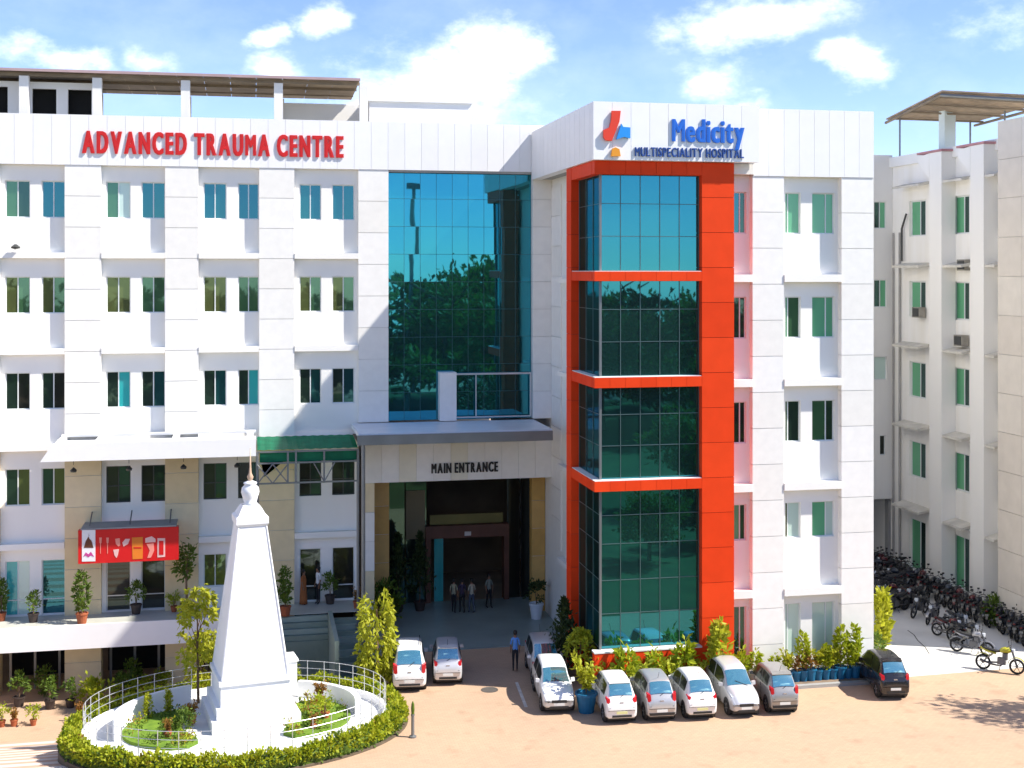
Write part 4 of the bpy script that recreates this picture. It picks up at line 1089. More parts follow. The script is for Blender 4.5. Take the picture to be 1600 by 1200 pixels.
# sunken court pots and bush along the left drive
for k, (px, py, key, sc) in enumerate(((3, 1118, 'small_pot_b', .8), (22, 1117, 'rust_pot', .75), (52, 1116, 'small_pot_b', .75), (78, 1100, 'small_pot', 1.1), (125, 1110, 'rust_pot', .8), (30, 1096, 'small_pot', 1.2), (110, 1098, 'small_pot', 1.0))):
    z = -1.55 if py > 1105 else -1.8; x, y = G(px, py, z)
    plant('potted_shrub', ['bright potted bush at the very left end of the drive edge', 'second pot from the left edge of the drive, reddish leaves', 'third pot from the left along the drive edge', 'dark leafy pot behind the row of small drive pots', 'reddish pot at the right end of the drive row by the bush', 'broad dark pot plant in front of the left basement opening', 'leafy pot just left of the rounded bright bush'][k], x, y, ramp_z(y), key, sc=sc)
x, y = G(155, 1100, -1.8); plant('bush', 'rounded bright green bush left of the island hedge', x, y, ramp_z(y), 'bush', sc=1.15, cat='bush')
for k, (px, py, key, sc) in enumerate(((70, 1084, 'dark_bush', .8), (215, 1092, 'bush', .75), (246, 1076, 'bush', .7), (205, 1072, 'dark_bush', .8))):
    x, y = G(px, py, -1.95); plant('bush', ['dark bush in front of the leftmost basement opening', 'bright bush by the island railing left of the lawn', 'leafy bush behind the railing right of the bright bush', 'dark bush at the foot of the cream basement column'][k], x, y, ramp_z(y), key, sc=sc, cat='bush')
x, y = G(196, 1088, -1.9); plant('bush', 'small green bush behind the railing beside the rounded bush', x, y, ramp_z(y), 'dark_bush', sc=.7, cat='bush')
x, y = G(310, 1098, .25); plant('young_tree', 'young yellow green tree with drooping leaves left of the monument', x, y, .25, 'sapling', sc=1.12, cat='tree')
x2, y2 = FX(313, 53.5), 53.5
plant('young_tree', 'pale leafy sapling rising behind the island against the podium', x2, y2, -1.9, 'sapling', sc=.95, cat='tree')
x, y = FX(589, 50.5), 50.5
plant('weeping_tree', 'tall yellow green weeping tree beside the stair and parked van', x, y, .05, 'lime_tree', sc=1.22, cat='tree', rz=.4)
for k, (px, py, key, sc, lb) in enumerate(((232, 1122, 'slim_lime', .55, 'thin dark green shrub on the island lawn near the low wall'), (262, 1112, 'slim_lime', .5, 'thin shrub beside the broken white garden wall'), (300, 1128, 'rust_pot', .8, 'reddish flowering clump on the left island lawn'), (285, 1140, 'dark_bush', .5, 'dark clump at the middle of the left island lawn'), (262, 1152, 'rust_pot', .7, 'yellow red flower clump at the front of the left lawn'),
                                 (500, 1100, 'rust_pot', .9, 'reddish clump at the back of the right island lawn'), (508, 1122, 'small_pot_b', .9, 'bright clump in the middle of the right island lawn'), (490, 1138, 'rust_pot', .6, 'low flower clump at the front of the right island lawn'), (458, 1068, 'small_pot_b', .8, 'bright tuft on the white block right of the monument'))):
    x, y = G(px, py, .35); plant('garden_plant', lb, x, y, .3, key, sc=sc)
# hedge round the island
hr = random.Random(5); hp = {'bright': [], 'lime': [], 'mid': [], 'rust': []}
for k in range(17000):
    a = hr.uniform(0, 2 * math.pi); nz = mnoise.noise(Vector((math.cos(a) * 9, math.sin(a) * 9, 1.3))); n2 = mnoise.noise(Vector((math.cos(a) * 26, math.sin(a) * 26, 4.1)))
    q = hr.uniform(0, math.pi); s = hr.uniform(.72, 1.06)
    if n2 < -.34 and hr.random() < .6: continue
    rad = 5.70 + math.cos(q) * (.34 + .06 * nz) * s; z = .1 + (math.sin(q) ** .7) * (.55 + .20 * nz + .12 * n2) * s
    x, y, _ = EL(rad, a, 0)
    pick = hr.random() + .35 * mnoise.noise(Vector((x * 1.3, y * 1.3, 7)))
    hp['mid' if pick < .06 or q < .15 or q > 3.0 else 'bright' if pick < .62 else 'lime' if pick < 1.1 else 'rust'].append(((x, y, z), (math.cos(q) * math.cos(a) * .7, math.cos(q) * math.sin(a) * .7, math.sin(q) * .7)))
hd = thing('hedge', (rcx, rcy, 0), 'clipped bright green hedge ring around the monument island', 'hedge')
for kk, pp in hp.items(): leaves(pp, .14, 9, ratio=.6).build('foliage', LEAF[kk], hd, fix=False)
rings = []
for k in range(73):
    a = 2 * math.pi * k / 72; c, s = math.cos(a), math.sin(a)
    rings.append([EL(r_, a, z) for r_, z in ((5.46, .06), (5.94, .06), (5.92, .34), (5.7, .46), (5.48, .34))])
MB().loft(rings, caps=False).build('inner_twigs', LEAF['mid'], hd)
# plants along the red plinth and the right block
for k, (px, key, sc) in enumerate(((948, 'red_front_b', .9), (975, 'red_front', 1.05), (995, 'red_front_b', 1.0), (1022, 'red_front', .95), (1050, 'red_front_b', .95), (1072, 'red_front', 1.1), (1086, 'red_front_b', .9))):
    plant('front_shrub', '%s shrub from the left in front of the red plinth' % ['first', 'second', 'third', 'fourth', 'fifth', 'sixth', 'seventh'][k], FX(px, 47.5), 47.5, 0, key, sc=sc * 1.3, group='shrubs along the red plinth')
plant('slim_shrub', 'slim yellow green shrub against the broad red column', FX(1127, 47.3), 47.3, 0, 'slim_lime', sc=1.65)
bw = random.Random(31)
keys = ['blue_pot_b', 'blue_pot_d', 'blue_pot_c', 'blue_pot_d', 'blue_pot_b', 'blue_pot', 'blue_pot_b', 'blue_pot_c', 'blue_pot', 'blue_pot_c']
for k in range(10):
    px = 1232 + k * 11.6
    plant('blue_pot_plant', '%s blue pot plant from the left in the row before the right block' % ['first', 'second', 'third', 'fourth', 'fifth', 'sixth', 'seventh', 'eighth', 'ninth', 'tenth'][k], FX(px, 47.7), 47.7, .11, keys[k], sc=bw.uniform(.9, 1.15), group='blue pots in a row')
for k, (px, sc) in enumerate(((1160, 1.0), (1182, .95), (1212, .8))):
    plant('wall_shrub', ['slim shrub in the corner right of the red column', 'leafy shrub behind the roof of the silver front facing car', 'low shrub left of the blue pot row'][k], FX(px, 47.8), 47.8, .0, 'red_front', sc=sc)
x, y = G(1378, 1012); plant('spiky_shrub', 'tall bright spiky shrub at the right corner of the block', x, y, 0, 'spike', sc=1.15)
x, y = G(1372, 1040); plant('corner_shrub', 'dark leafy shrub at the foot of the corner beside the black car', x, y, 0, 'small_pot', sc=1.1)
x, y = G(916, 1112); plant('tub_plant', 'bright plant in a big blue tub beside the first white car', x, y, 0, 'bluetub', sc=1.05)
x, y = FX(882, 50.6), 50.6; plant('climbing_shrub', 'tall dark shrub in shade at the left foot of the red tower', x, y, 0, 'creeper', sc=.85, cat='bush')
x, y = FX(908, 49.4), 49.4; plant('climbing_shrub', 'leafy green shrub left of the red plinth corner', x, y, 0, 'lime_palm', sc=.75, cat='bush')
x, y = G(838, 968); plant('white_planter', 'dark shrub in a white planter at the right porch pier', x, y, .05, 'white_pot_plant', sc=1.05)
for k, px in enumerate((622, 656)):
    plant('potted_cypress', ['tall dark potted cypress at the left of the entrance', 'tall dark potted cypress next to the brown portal'][k], FX(px, 61.5), 61.5, .05, 'cypress', sc=1.15)
x, y = G(602, 975); plant('porch_shrub', 'dark bushy shrub at the left porch pier behind the weeping tree', x, y, .05, 'dark_bush', sc=1.3, cat='bush')
x, y = G(1573, 968); plant('wall_bush', 'small green bush behind the motorcycles by the end pier', XW - 1.75, SY(1578, XW - 1.75) + 1.2, 0, 'dark_bush', sc=.9, cat='bush')
# slim post in the forecourt
x, y = G(645, 1152)
bo = thing('bollard', (x, y, 0), 'thin green and grey bollard post standing in the sunny forecourt', 'bollard')
MB().lathe([(.13, 0), (.13, .05), (.06, .08), (.055, .75), (.07, .76), (.07, .82)], 12, (x, y, 0)).build('post', STEEL, bo); MB().lathe([(.05, .82), (.065, 1.0), (.05, 1.18), (.01, 1.28)], 12, (x, y, 0)).build('top', LEAF['mid'], bo)
# ------------------------------------------------------------------ trees across the road: seen only mirrored in the glass
def big_tree(name, label, x, y, h, w, seed, leaf, n=4200, size=.8):
    t = thing(name, (x, y, 0), label, 'tree', 'trees across the road')
    key = ('big', seed)
    if key not in SHAPES:
        rnd = random.Random(seed); pts = []
        for k in range(13):
            a = rnd.uniform(0, 6.28); rr_ = rnd.uniform(.08, .38); c = (math.cos(a) * rr_, math.sin(a) * rr_, rnd.uniform(.26, .86))
            pts += blob_pts(n // 13, c, (rnd.uniform(.18, .3), rnd.uniform(.18, .3), rnd.uniform(.1, .2)), rnd, .3, 7)
        st = MB().tube([(0, 0, 0), (.01, .01, .3), (0, .01, .6), (.02, 0, .85)], [.03, .022, .014, .005], 8)
        for k in range(8):
            a = k * 2.4; z = .3 + .06 * k
            st.tube([(0, .01, z), (math.cos(a) * .16, math.sin(a) * .16, z + .12), (math.cos(a) * .28, math.sin(a) * .28, z + .2)], [.012, .008, .003], 6)
        SHAPES[key] = [('crown', leaves(pts, size / 14, seed).mesh('crown', LEAF[leaf])), ('trunk', st.mesh('trunk', BARK))]
    for nme, me in SHAPES[key]: local(nme, me, None, t)
    t.scale = (w, w, h); t.rotation_euler.z = random.uniform(0, 6)
    return t
tr = random.Random(77); k = 0
for x in range(-44, 84, 8):
    h = 15.5 + tr.uniform(-1.5, 1.8)
    if abs(x - 26) < 4: h = 20.5
    if x > 50: h += 1.5
    big_tree('roadside_tree', 'large leafy tree across the road mirrored in the glass', x + tr.uniform(-2, 2), -27 + tr.uniform(-6, 4), h, 15 + tr.uniform(0, 4), 50 + k % 3, ['mid', 'dark', 'mid'][k % 3]); k += 1
# the far wood, then an unseen garden added to darken the mirrored ground
wr_ = random.Random(8); pts = []
for k in range(150):
    c = (wr_.uniform(-110, 150), wr_.uniform(-75, -52), wr_.uniform(2, 10.5)); pts += blob_pts(80, c, (6, 4, 4.2), wr_, .3, 6)
tag(leaves(pts, 1.5, 3).build('far_woodland', LEAF['dark'], fix=False), 'dark mass of woodland far across the road mirrored in the glass', 'woodland', kind='stuff')
MIRROR_LAWN = mat('mirror_lawn_dark', (.06, .085, .025), .95, .3, .5)
mb = MB(); mb.poly([(-60, -60, .004), (110, -60, .004), (110, 37.5, .004), (-60, 37.5, .004)]); tag(mb.build('lawn', MIRROR_LAWN, fix=False), kind='structure')  # unseen lawn added to darken the ground that the tower glass mirrors
for k, (x, y, h) in enumerate(((22, 27, 4.6), (27, 24, 5.0), (33, 29, 5.2), (37, 22, 6), (16, 25, 4.4), (9, 20, 5.2), (43, 27, 6), (3, 26, 4.2), (-6, 22, 4.6), (30, 12, 8), (20, 8, 8.5), (40, 10, 8.5))):  # unseen trees added as dark shapes in the lower tower glass
    t_ = big_tree('reflection_tree', 'low unseen tree added on the near lawn to darken the lower glass reflection', x, y, h, h * .95, 50 + k % 3, 'mid'); t_['group'] = 'unseen trees added for dark reflections'
for x in range(-40, 90, 13):
    big_tree('roadside_tree', 'large leafy tree across the road mirrored in the glass', x, -44 + tr.uniform(-3, 3), 15 + tr.uniform(-1, 2.5), 19, 50 + k % 3, 'mid'); k += 1
bt = big_tree('shade_tree', 'tree just outside the right edge whose shadow falls on the forecourt', 32.2, 41.0, 8.0, 3.6, 53, 'mid', 1300, 1.0); bt['group'] = 'forecourt trees'
ms = thing('light_mast', (18.4, -30, 0), 'tall slim mast across the road mirrored in the glass wall', 'mast')
MB().tube([(18.4, -30, 0), (18.4, -30, 27)], [.35, .2], 10).build('pole', STEEL, ms); MB().box(17.6, 19.2, -30.3, -29.7, 26.6, 27.2).build('head', STEEL, ms)

# ------------------------------------------------------------------ cars
PAINT = {'white': mat('car_paint_white', (.78, .78, .76), .32, .05, 1.3, coat=.5), 'silver': mat('car_paint_silver', (.50, .50, .50), .32, .03, 2, metallic=.45, coat=.5),
         'pearl': mat('car_paint_pale_silver', (.62, .62, .63), .32, .03, 2, metallic=.3, coat=.5), 'grey': mat('car_paint_warm_grey', (.36, .35, .33), .32, .03, 2, metallic=.5, coat=.5), 'black': mat('car_paint_black', (.016, .015, .018), .22, .05, 2, coat=.8)}
CGLASS = glassy('car_glass', (.05, .20, .22), (.50, .80, .84), .55, .03)
CSIDE = glassy('car_side_glass', (.012, .016, .015), (.3, .36, .36), .16, .03)
TYRE = mat('tyre_rubber', (.02, .02, .02), .85, .1); RIM = mat('alloy_rim', (.45, .45, .46), .35, .1, metallic=.7); BRIM = mat('bike_dark_metal', (.10, .10, .105), .4, .2, metallic=.7)
TAIL = mat('tail_lamp_red', (.50, .012, .02), .2, .1, coat=.6); HEADL = mat('head_lamp_clear', (.62, .66, .70), .12, .05, coat=.8)
PLATEW = mat('number_plate_white', (.70, .70, .66), .5, .05); PLATEY = mat('number_plate_yellow', (.62, .60, .28), .5, .05)
TRIM = mat('black_trim', (.025, .025, .026), .5, .1); CHROME = mat('badge_chrome', (.45, .47, .50), .2, .05, metallic=.8)
ST = [(0.0, .34, .60, .66, .84, .72), (.012, .27, .76, .82, .94, .80), (.035, .25, .88, .96, .985, .83), (.085, .22, .94, 1.24, 1, .77), (.14, .2, .96, 1.42, 1, .74), (.28, .2, .95, 1.49, 1, .75), (.46, .2, .93, 1.49, 1, .76),
      (.58, .2, .92, 1.43, 1, .755), (.69, .2, .91, 1.17, 1, .80), (.77, .2, .89, .99, .99, .87), (.88, .22, .80, .89, .97, .83), (.955, .25, .68, .76, .92, .76), (1.0, .33, .52, .60, .80, .66)]
def stat(s):
    s = min(max(s, 0), 1)
    for i in range(len(ST) - 1):
        if ST[i][0] <= s <= ST[i + 1][0]: break
    p0, p1, p2, p3 = ST[max(i - 1, 0)], ST[i], ST[i + 1], ST[min(i + 2, len(ST) - 1)]
    t = (s - p1[0]) / (p2[0] - p1[0])
    out = []
    for k in range(1, 6):
        m1 = (p2[k] - p0[k]) / max(p2[0] - p0[0], 1e-6) * (p2[0] - p1[0]); m2 = (p3[k] - p1[k]) / max(p3[0] - p1[0], 1e-6) * (p2[0] - p1[0])
        t2, t3 = t * t, t * t * t
        out.append((2 * t3 - 3 * t2 + 1) * p1[k] + (t3 - 2 * t2 + t) * m1 + (-2 * t3 + 3 * t2) * p2[k] + (t3 - t2) * m2)
    return out
def make_car(L, W, hs, paint, plate, taily=1.0, spoiler=False, rails=False, dark_bumper=False):
    t = bpy.data.objects.new('parked_car', None); col.objects.link(t)
    def hz(z): return z if z < .9 else .9 + (z - .9) * hs
    def ringp(s):
        zs, zb, zt, wl, wt = stat(s); wl *= W; wt *= W; zb, zt = hz(zb), hz(zt); y = -L / 2 + s * L
        h = [(wl * .84, zs), (wl * .97, zs + .07), (wl * .995, zs + .22), (wl, (zs + zb) / 2 + .06), (wl * .985, zb - .05), (wl * .965, zb), (wt + (wl * .965 - wt) * .3, zb + (zt - .07 - zb) * .72), (wt, zt - .065), (wt * .93, zt - .025), (wt * .7, zt - .006), (0, zt + .006)]
        return [(x, y, z) for x, z in h] + [(-x, y, z) for x, z in h[-2::-1]]
    ss = [0, .004, .009, .015, .025, .035, .05, .068, .085, .1, .12, .14, .165, .2, .25, .3, .36, .42, .48, .53, .56, .58, .61, .65, .69, .73, .77, .8, .84, .88, .92, .95, .97, .985, .995, 1.0]
    body = local('body', MB().loft([ringp(s) for s in ss]), PAINT[paint], t, smooth=True)
    def toppatch(sa, sb, fa, fb, name, m):       # glass laid on the sloping end of the cabin
        mb = MB(); nn = 6
        rows_ = []
        for i in range(7):
            s = sa + (sb - sa) * i / 6; zs, zb, zt, wl, wt = stat(s); zt = hz(zt); f = fa + (fb - fa) * i / 6
            rows_.append([(wt * W * f * (j / nn * 2 - 1), -L / 2 + s * L, zt + .014 - .03 * abs(j / nn * 2 - 1) ** 3) for j in range(nn + 1)])
        off = -.02 if sb < .5 else .02
        rows_ = [[(x, y + off, z) for x, y, z in r_] for r_ in rows_]
        mb.loft(rows_, close=False, caps=False)
        return local(name, mb, m, t, smooth=True)
    toppatch(.050, .132, .90, .90, 'rear_window', CGLASS); toppatch(.76, .605, .93, .92, 'windscreen', CGLASS)
    for sg in (-1, 1):
        for (sa, sb) in ((.15, .36), (.385, .655)):
            mb = MB(); rows_ = []
            for i in range(9):
                s = sa + (sb - sa) * i / 8; zs, zb, zt, wl, wt = stat(s); zb, zt = hz(zb), hz(zt)
                x0, x1 = wl * W * .965, wt * W; za, zc = zb + .02, zt - .10
                if zc < za + .02: zc = za + .02
                row = []
                for q in (0, .5, 1):
                    z = za + (zc - za) * q; f = (z - zb) / max(zt - .07 - zb, .05); xm = wt * W + (x0 - wt * W) * .3
                    x = x0 + (xm - x0) * f / .72 if f < .72 else xm + (wt * W - xm) * (f - .72) / .28
                    row.append((sg * (x + .012), -L / 2 + s * L, z))
                rows_.append(row)
            local('side_window', mb.loft(rows_, close=False, caps=False), CSIDE, t, smooth=True)
        # lamps
        a, b = W * .70, W * .985
        local('tail_lamp', MB().hexa([(sg * a, -L / 2 + .03, .70), (sg * b * .95, -L / 2 + .05, .70), (sg * b, -L / 2 + .20, .74), (sg * a, -L / 2 + .2, .72), (sg * (a + .02), -L / 2 + .075, .95 * taily), (sg * b * .97, -L / 2 + .10, 1.0 * taily), (sg * b * .985, -L / 2 + .26, 1.02 * taily), (sg * a, -L / 2 + .25, .97 * taily)]), TAIL, t)
        local('head_lamp', MB().hexa([(sg * W * .52, L / 2 - .075, .56), (sg * W * .87, L / 2 - .17, .60), (sg * W * .9, L / 2 - .42, .68), (sg * W * .55, L / 2 - .3, .66), (sg * W * .52, L / 2 - .16, .735), (sg * W * .86, L / 2 - .25, .775), (sg * W * .88, L / 2 - .50, .845), (sg * W * .58, L / 2 - .4, .83)]), HEADL, t)
        mr = local('mirror', MB().hexa([(sg * W * .96, L * .16, .90), (sg * (W + .13), L * .155, .91), (sg * (W + .13), L * .19, .91), (sg * W * .96, L * .2, .90), (sg * W * .97, L * .16, 1.02), (sg * (W + .12), L * .155, 1.03), (sg * (W + .12), L * .185, 1.03), (sg * W * .97, L * .195, 1.02)]), PAINT[paint], t)
        for s in (.372, .60): local('door_seam', MB().box(sg * (W - .006) - .01, sg * (W - .006) + .01, -L / 2 + s * L, -L / 2 + s * L + .012, .28, .90), TRIM, t)
        for s in (.37, .55): local('door_handle', MB().box(sg * (W + .004) - .012, sg * (W + .004) + .012, -L / 2 + (s - .03) * L, -L / 2 + (s + .005) * L, .80, .825), CHROME, t)
        for s in (.175, .815):
            y = -L / 2 + s * L; r_ = .275
            local('wheel_arch', MB().tube([(sg * (W - .12), y, .31), (sg * (W + .002), y, .31)], .325, 20), TRIM, t)
            w = bpy.data.objects.new('wheel', None); col.objects.link(w); w.parent = t; w.location = (sg * (W - .055), y, r_); KIDS.setdefault(t.name, []).append(w)
            mb = MB()
            prof = [(.17, -.065), (.25, -.075), (r_, -.045), (r_, .045), (.25, .075), (.17, .065)]
            rings = []
            for k in range(25):
                a_ = 2 * math.pi * k / 24; rings.append([(x, rr_ * math.cos(a_), rr_ * math.sin(a_)) for rr_, x in prof])
            local('tyre', mb.loft(rings, close=True, caps=False), TYRE, w, smooth=True)
            rm = MB().tube([(sg * -.04, 0, 0), (sg * .045, 0, 0)], .175, 18)
            for k in range(5):
                a_ = k * 1.2566; rm.box(sg * .045, sg * .062, -.02, .02, -.02, .02)
                rm.prism([(sg * .046, math.cos(a_ - .25) * .05, math.sin(a_ - .25) * .05), (sg * .046, math.cos(a_ - .12) * .165, math.sin(a_ - .12) * .165), (sg * .046, math.cos(a_ + .12) * .165, math.sin(a_ + .12) * .165), (sg * .046, math.cos(a_ + .25) * .05, math.sin(a_ + .25) * .05)], (sg * .018, 0, 0))
            local('rim', rm, RIM, w)
    local('number_plate', MB().box(-.2, .2, -L / 2 - .008, -L / 2 + .02, .42, .51), PLATEY if plate == 'y' else PLATEW, t)
    local('number_plate', MB().box(-.2, .2, L / 2 - .02, L / 2 + .008, .36, .45), PLATEY if plate == 'y' else PLATEW, t)
    local('hatch_seam', MB().box(-W * .80, W * .80, -L / 2 + .002, -L / 2 + .03, .625, .637), TRIM, t)
    local('bumper_insert', MB().box(-W * .62, W * .62, -L / 2 - .004, -L / 2 + .06, .30, .385), TRIM, t)
    local('grille', MB().box(-W * .45, W * .45, L / 2 - .05, L / 2 + .004, .46, .57), TRIM, t)
    local('air_intake', MB().box(-W * .55, W * .55, L / 2 - .06, L / 2 + .006, .345, .425) if False else MB().hexa([(-W * .6, L / 2 - .06, .25), (W * .6, L / 2 - .06, .25), (W * .55, L / 2 + .003, .27), (-W * .55, L / 2 + .003, .27), (-W * .6, L / 2 - .06, .35), (W * .6, L / 2 - .06, .35), (W * .55, L / 2 + .003, .345), (-W * .55, L / 2 + .003, .345)]), TRIM, t)
    local('badge', MB().lathe([(.04, -L / 2 + .055), (.04, -L / 2 + .02)], 12), CHROME, t, rot=None) if False else local('badge', MB().box(-.07, .07, -L / 2 + .022, -L / 2 + .09, .80, .84), CHROME, t)
    local('wiper', MB().tube([(-.05, -L / 2 + .12, hz(.985)), (.2, -L / 2 + .19, hz(1.12))], .012, 5), TRIM, t)
    local('wiper', MB().tube([(-W * .5, -L / 2 + .772 * L + .03, .985), (W * .25, -L / 2 + .715 * L + .05, hz(1.115))], .01, 5), TRIM, t)
    if spoiler: local('roof_spoiler', MB().hexa([(-W * .66, -L / 2 + .115 * L, hz(1.40)), (W * .66, -L / 2 + .115 * L, hz(1.40)), (W * .68, -L / 2 + .17 * L, hz(1.47)), (-W * .68, -L / 2 + .17 * L, hz(1.47)), (-W * .66, -L / 2 + .112 * L, hz(1.43)), (W * .66, -L / 2 + .112 * L, hz(1.43)), (W * .68, -L / 2 + .17 * L, hz(1.495)), (-W * .68, -L / 2 + .17 * L, hz(1.495))]), PAINT[paint], t)
    if rails:
        for sg in (-1, 1): local('roof_rail', MB().tube([(sg * W * .66, -L * .28, hz(1.46)), (sg * W * .66, -L * .26, hz(1.53)), (sg * W * .67, L * .04, hz(1.53)), (sg * W * .67, L * .06, hz(1.45))], .016, 6), TRIM, t)
    if dark_bumper: local('bumper_cladding', MB().hexa([(-W * .80, -L / 2 + .002, .30), (W * .80, -L / 2 + .002, .30), (W * .90, -L / 2 + .16, .27), (-W * .90, -L / 2 + .16, .27), (-W * .86, -L / 2 - .012, .40), (W * .86, -L / 2 - .012, .40), (W * .97, -L / 2 + .12, .40), (-W * .97, -L / 2 + .12, .40)]), TRIM, t)
    local('underbody', MB().box(-W * .82, W * .82, -L / 2 + .15, L / 2 - .15, .17, .27), TRIM, t)
    local('antenna', MB().tube([(0, -L * .3, hz(1.46)), (0, -L * .36, hz(1.46) + .28)], .008, 5), TRIM, t)
    return t
def place_car(px, py, vp, L, W, hs, paint, label, plate='w', front=False, hide=0.0, **kw):
    """px, py: the ground under the middle of the bumper turned to the camera"""
    x, y = G(px, py); u = (vp - 800) / FOC; d = Vector((u * CA + SA, CA - u * SA, 0)).normalized()
    c = make_car(L, W, hs, paint, plate, **kw)
    c.location = (x + d.x * (L / 2 + hide), y + d.y * (L / 2 + hide), 0)
    c.rotation_euler.z = -math.atan2(d.x, d.y) + (math.pi if front else 0)
    return tag(c, label, 'car', 'cars parked on the forecourt')
place_car(640, 1084, 600, 3.7, .66, 1.28, 'white', 'tall white van-like car parked beside the weeping tree, rear to us', taily=1.12, rails=True)
place_car(700, 1073, 640, 3.3, .57, 1.0, 'pearl', 'silver hatchback parked right of the tall white car, half in shade', spoiler=True)
place_car(857, 1076, 600, 3.4, .59, 1.0, 'pearl', 'shaded silver car parked nose to tail behind the white front facing car', front=True)
place_car(874, 1118, 590, 3.5, .62, .97, 'white', 'white saloon facing us beside the blue tub plant', front=True)
place_car(972, 1134, 520, 3.3, .585, 1.0, 'white', 'white hatchback first from the left in the row before the red plinth', 'y', spoiler=True)
place_car(1035, 1131, 520, 3.3, .56, 1.0, 'silver', 'silver hatchback second from the left in the row before the red plinth', taily=1.08, dark_bumper=True)
place_car(1098, 1128, 520, 3.3, .57, 1.0, 'white', 'white hatchback third in the row, left of the silver car facing us', 'y', taily=.95)
place_car(1167, 1124, 510, 3.5, .58, 1.06, 'pearl', 'pale silver car facing us at the foot of the red column', front=True)
place_car(1227, 1119, 560, 3.3, .555, 1.0, 'grey', 'warm grey hatchback at the right end of the row by the blue pots', taily=1.05, spoiler=True, dark_bumper=True)
place_car(1400, 1096, 690, 3.4, .57, 1.0, 'black', 'black hatchback parked alone near the alley mouth', spoiler=True)

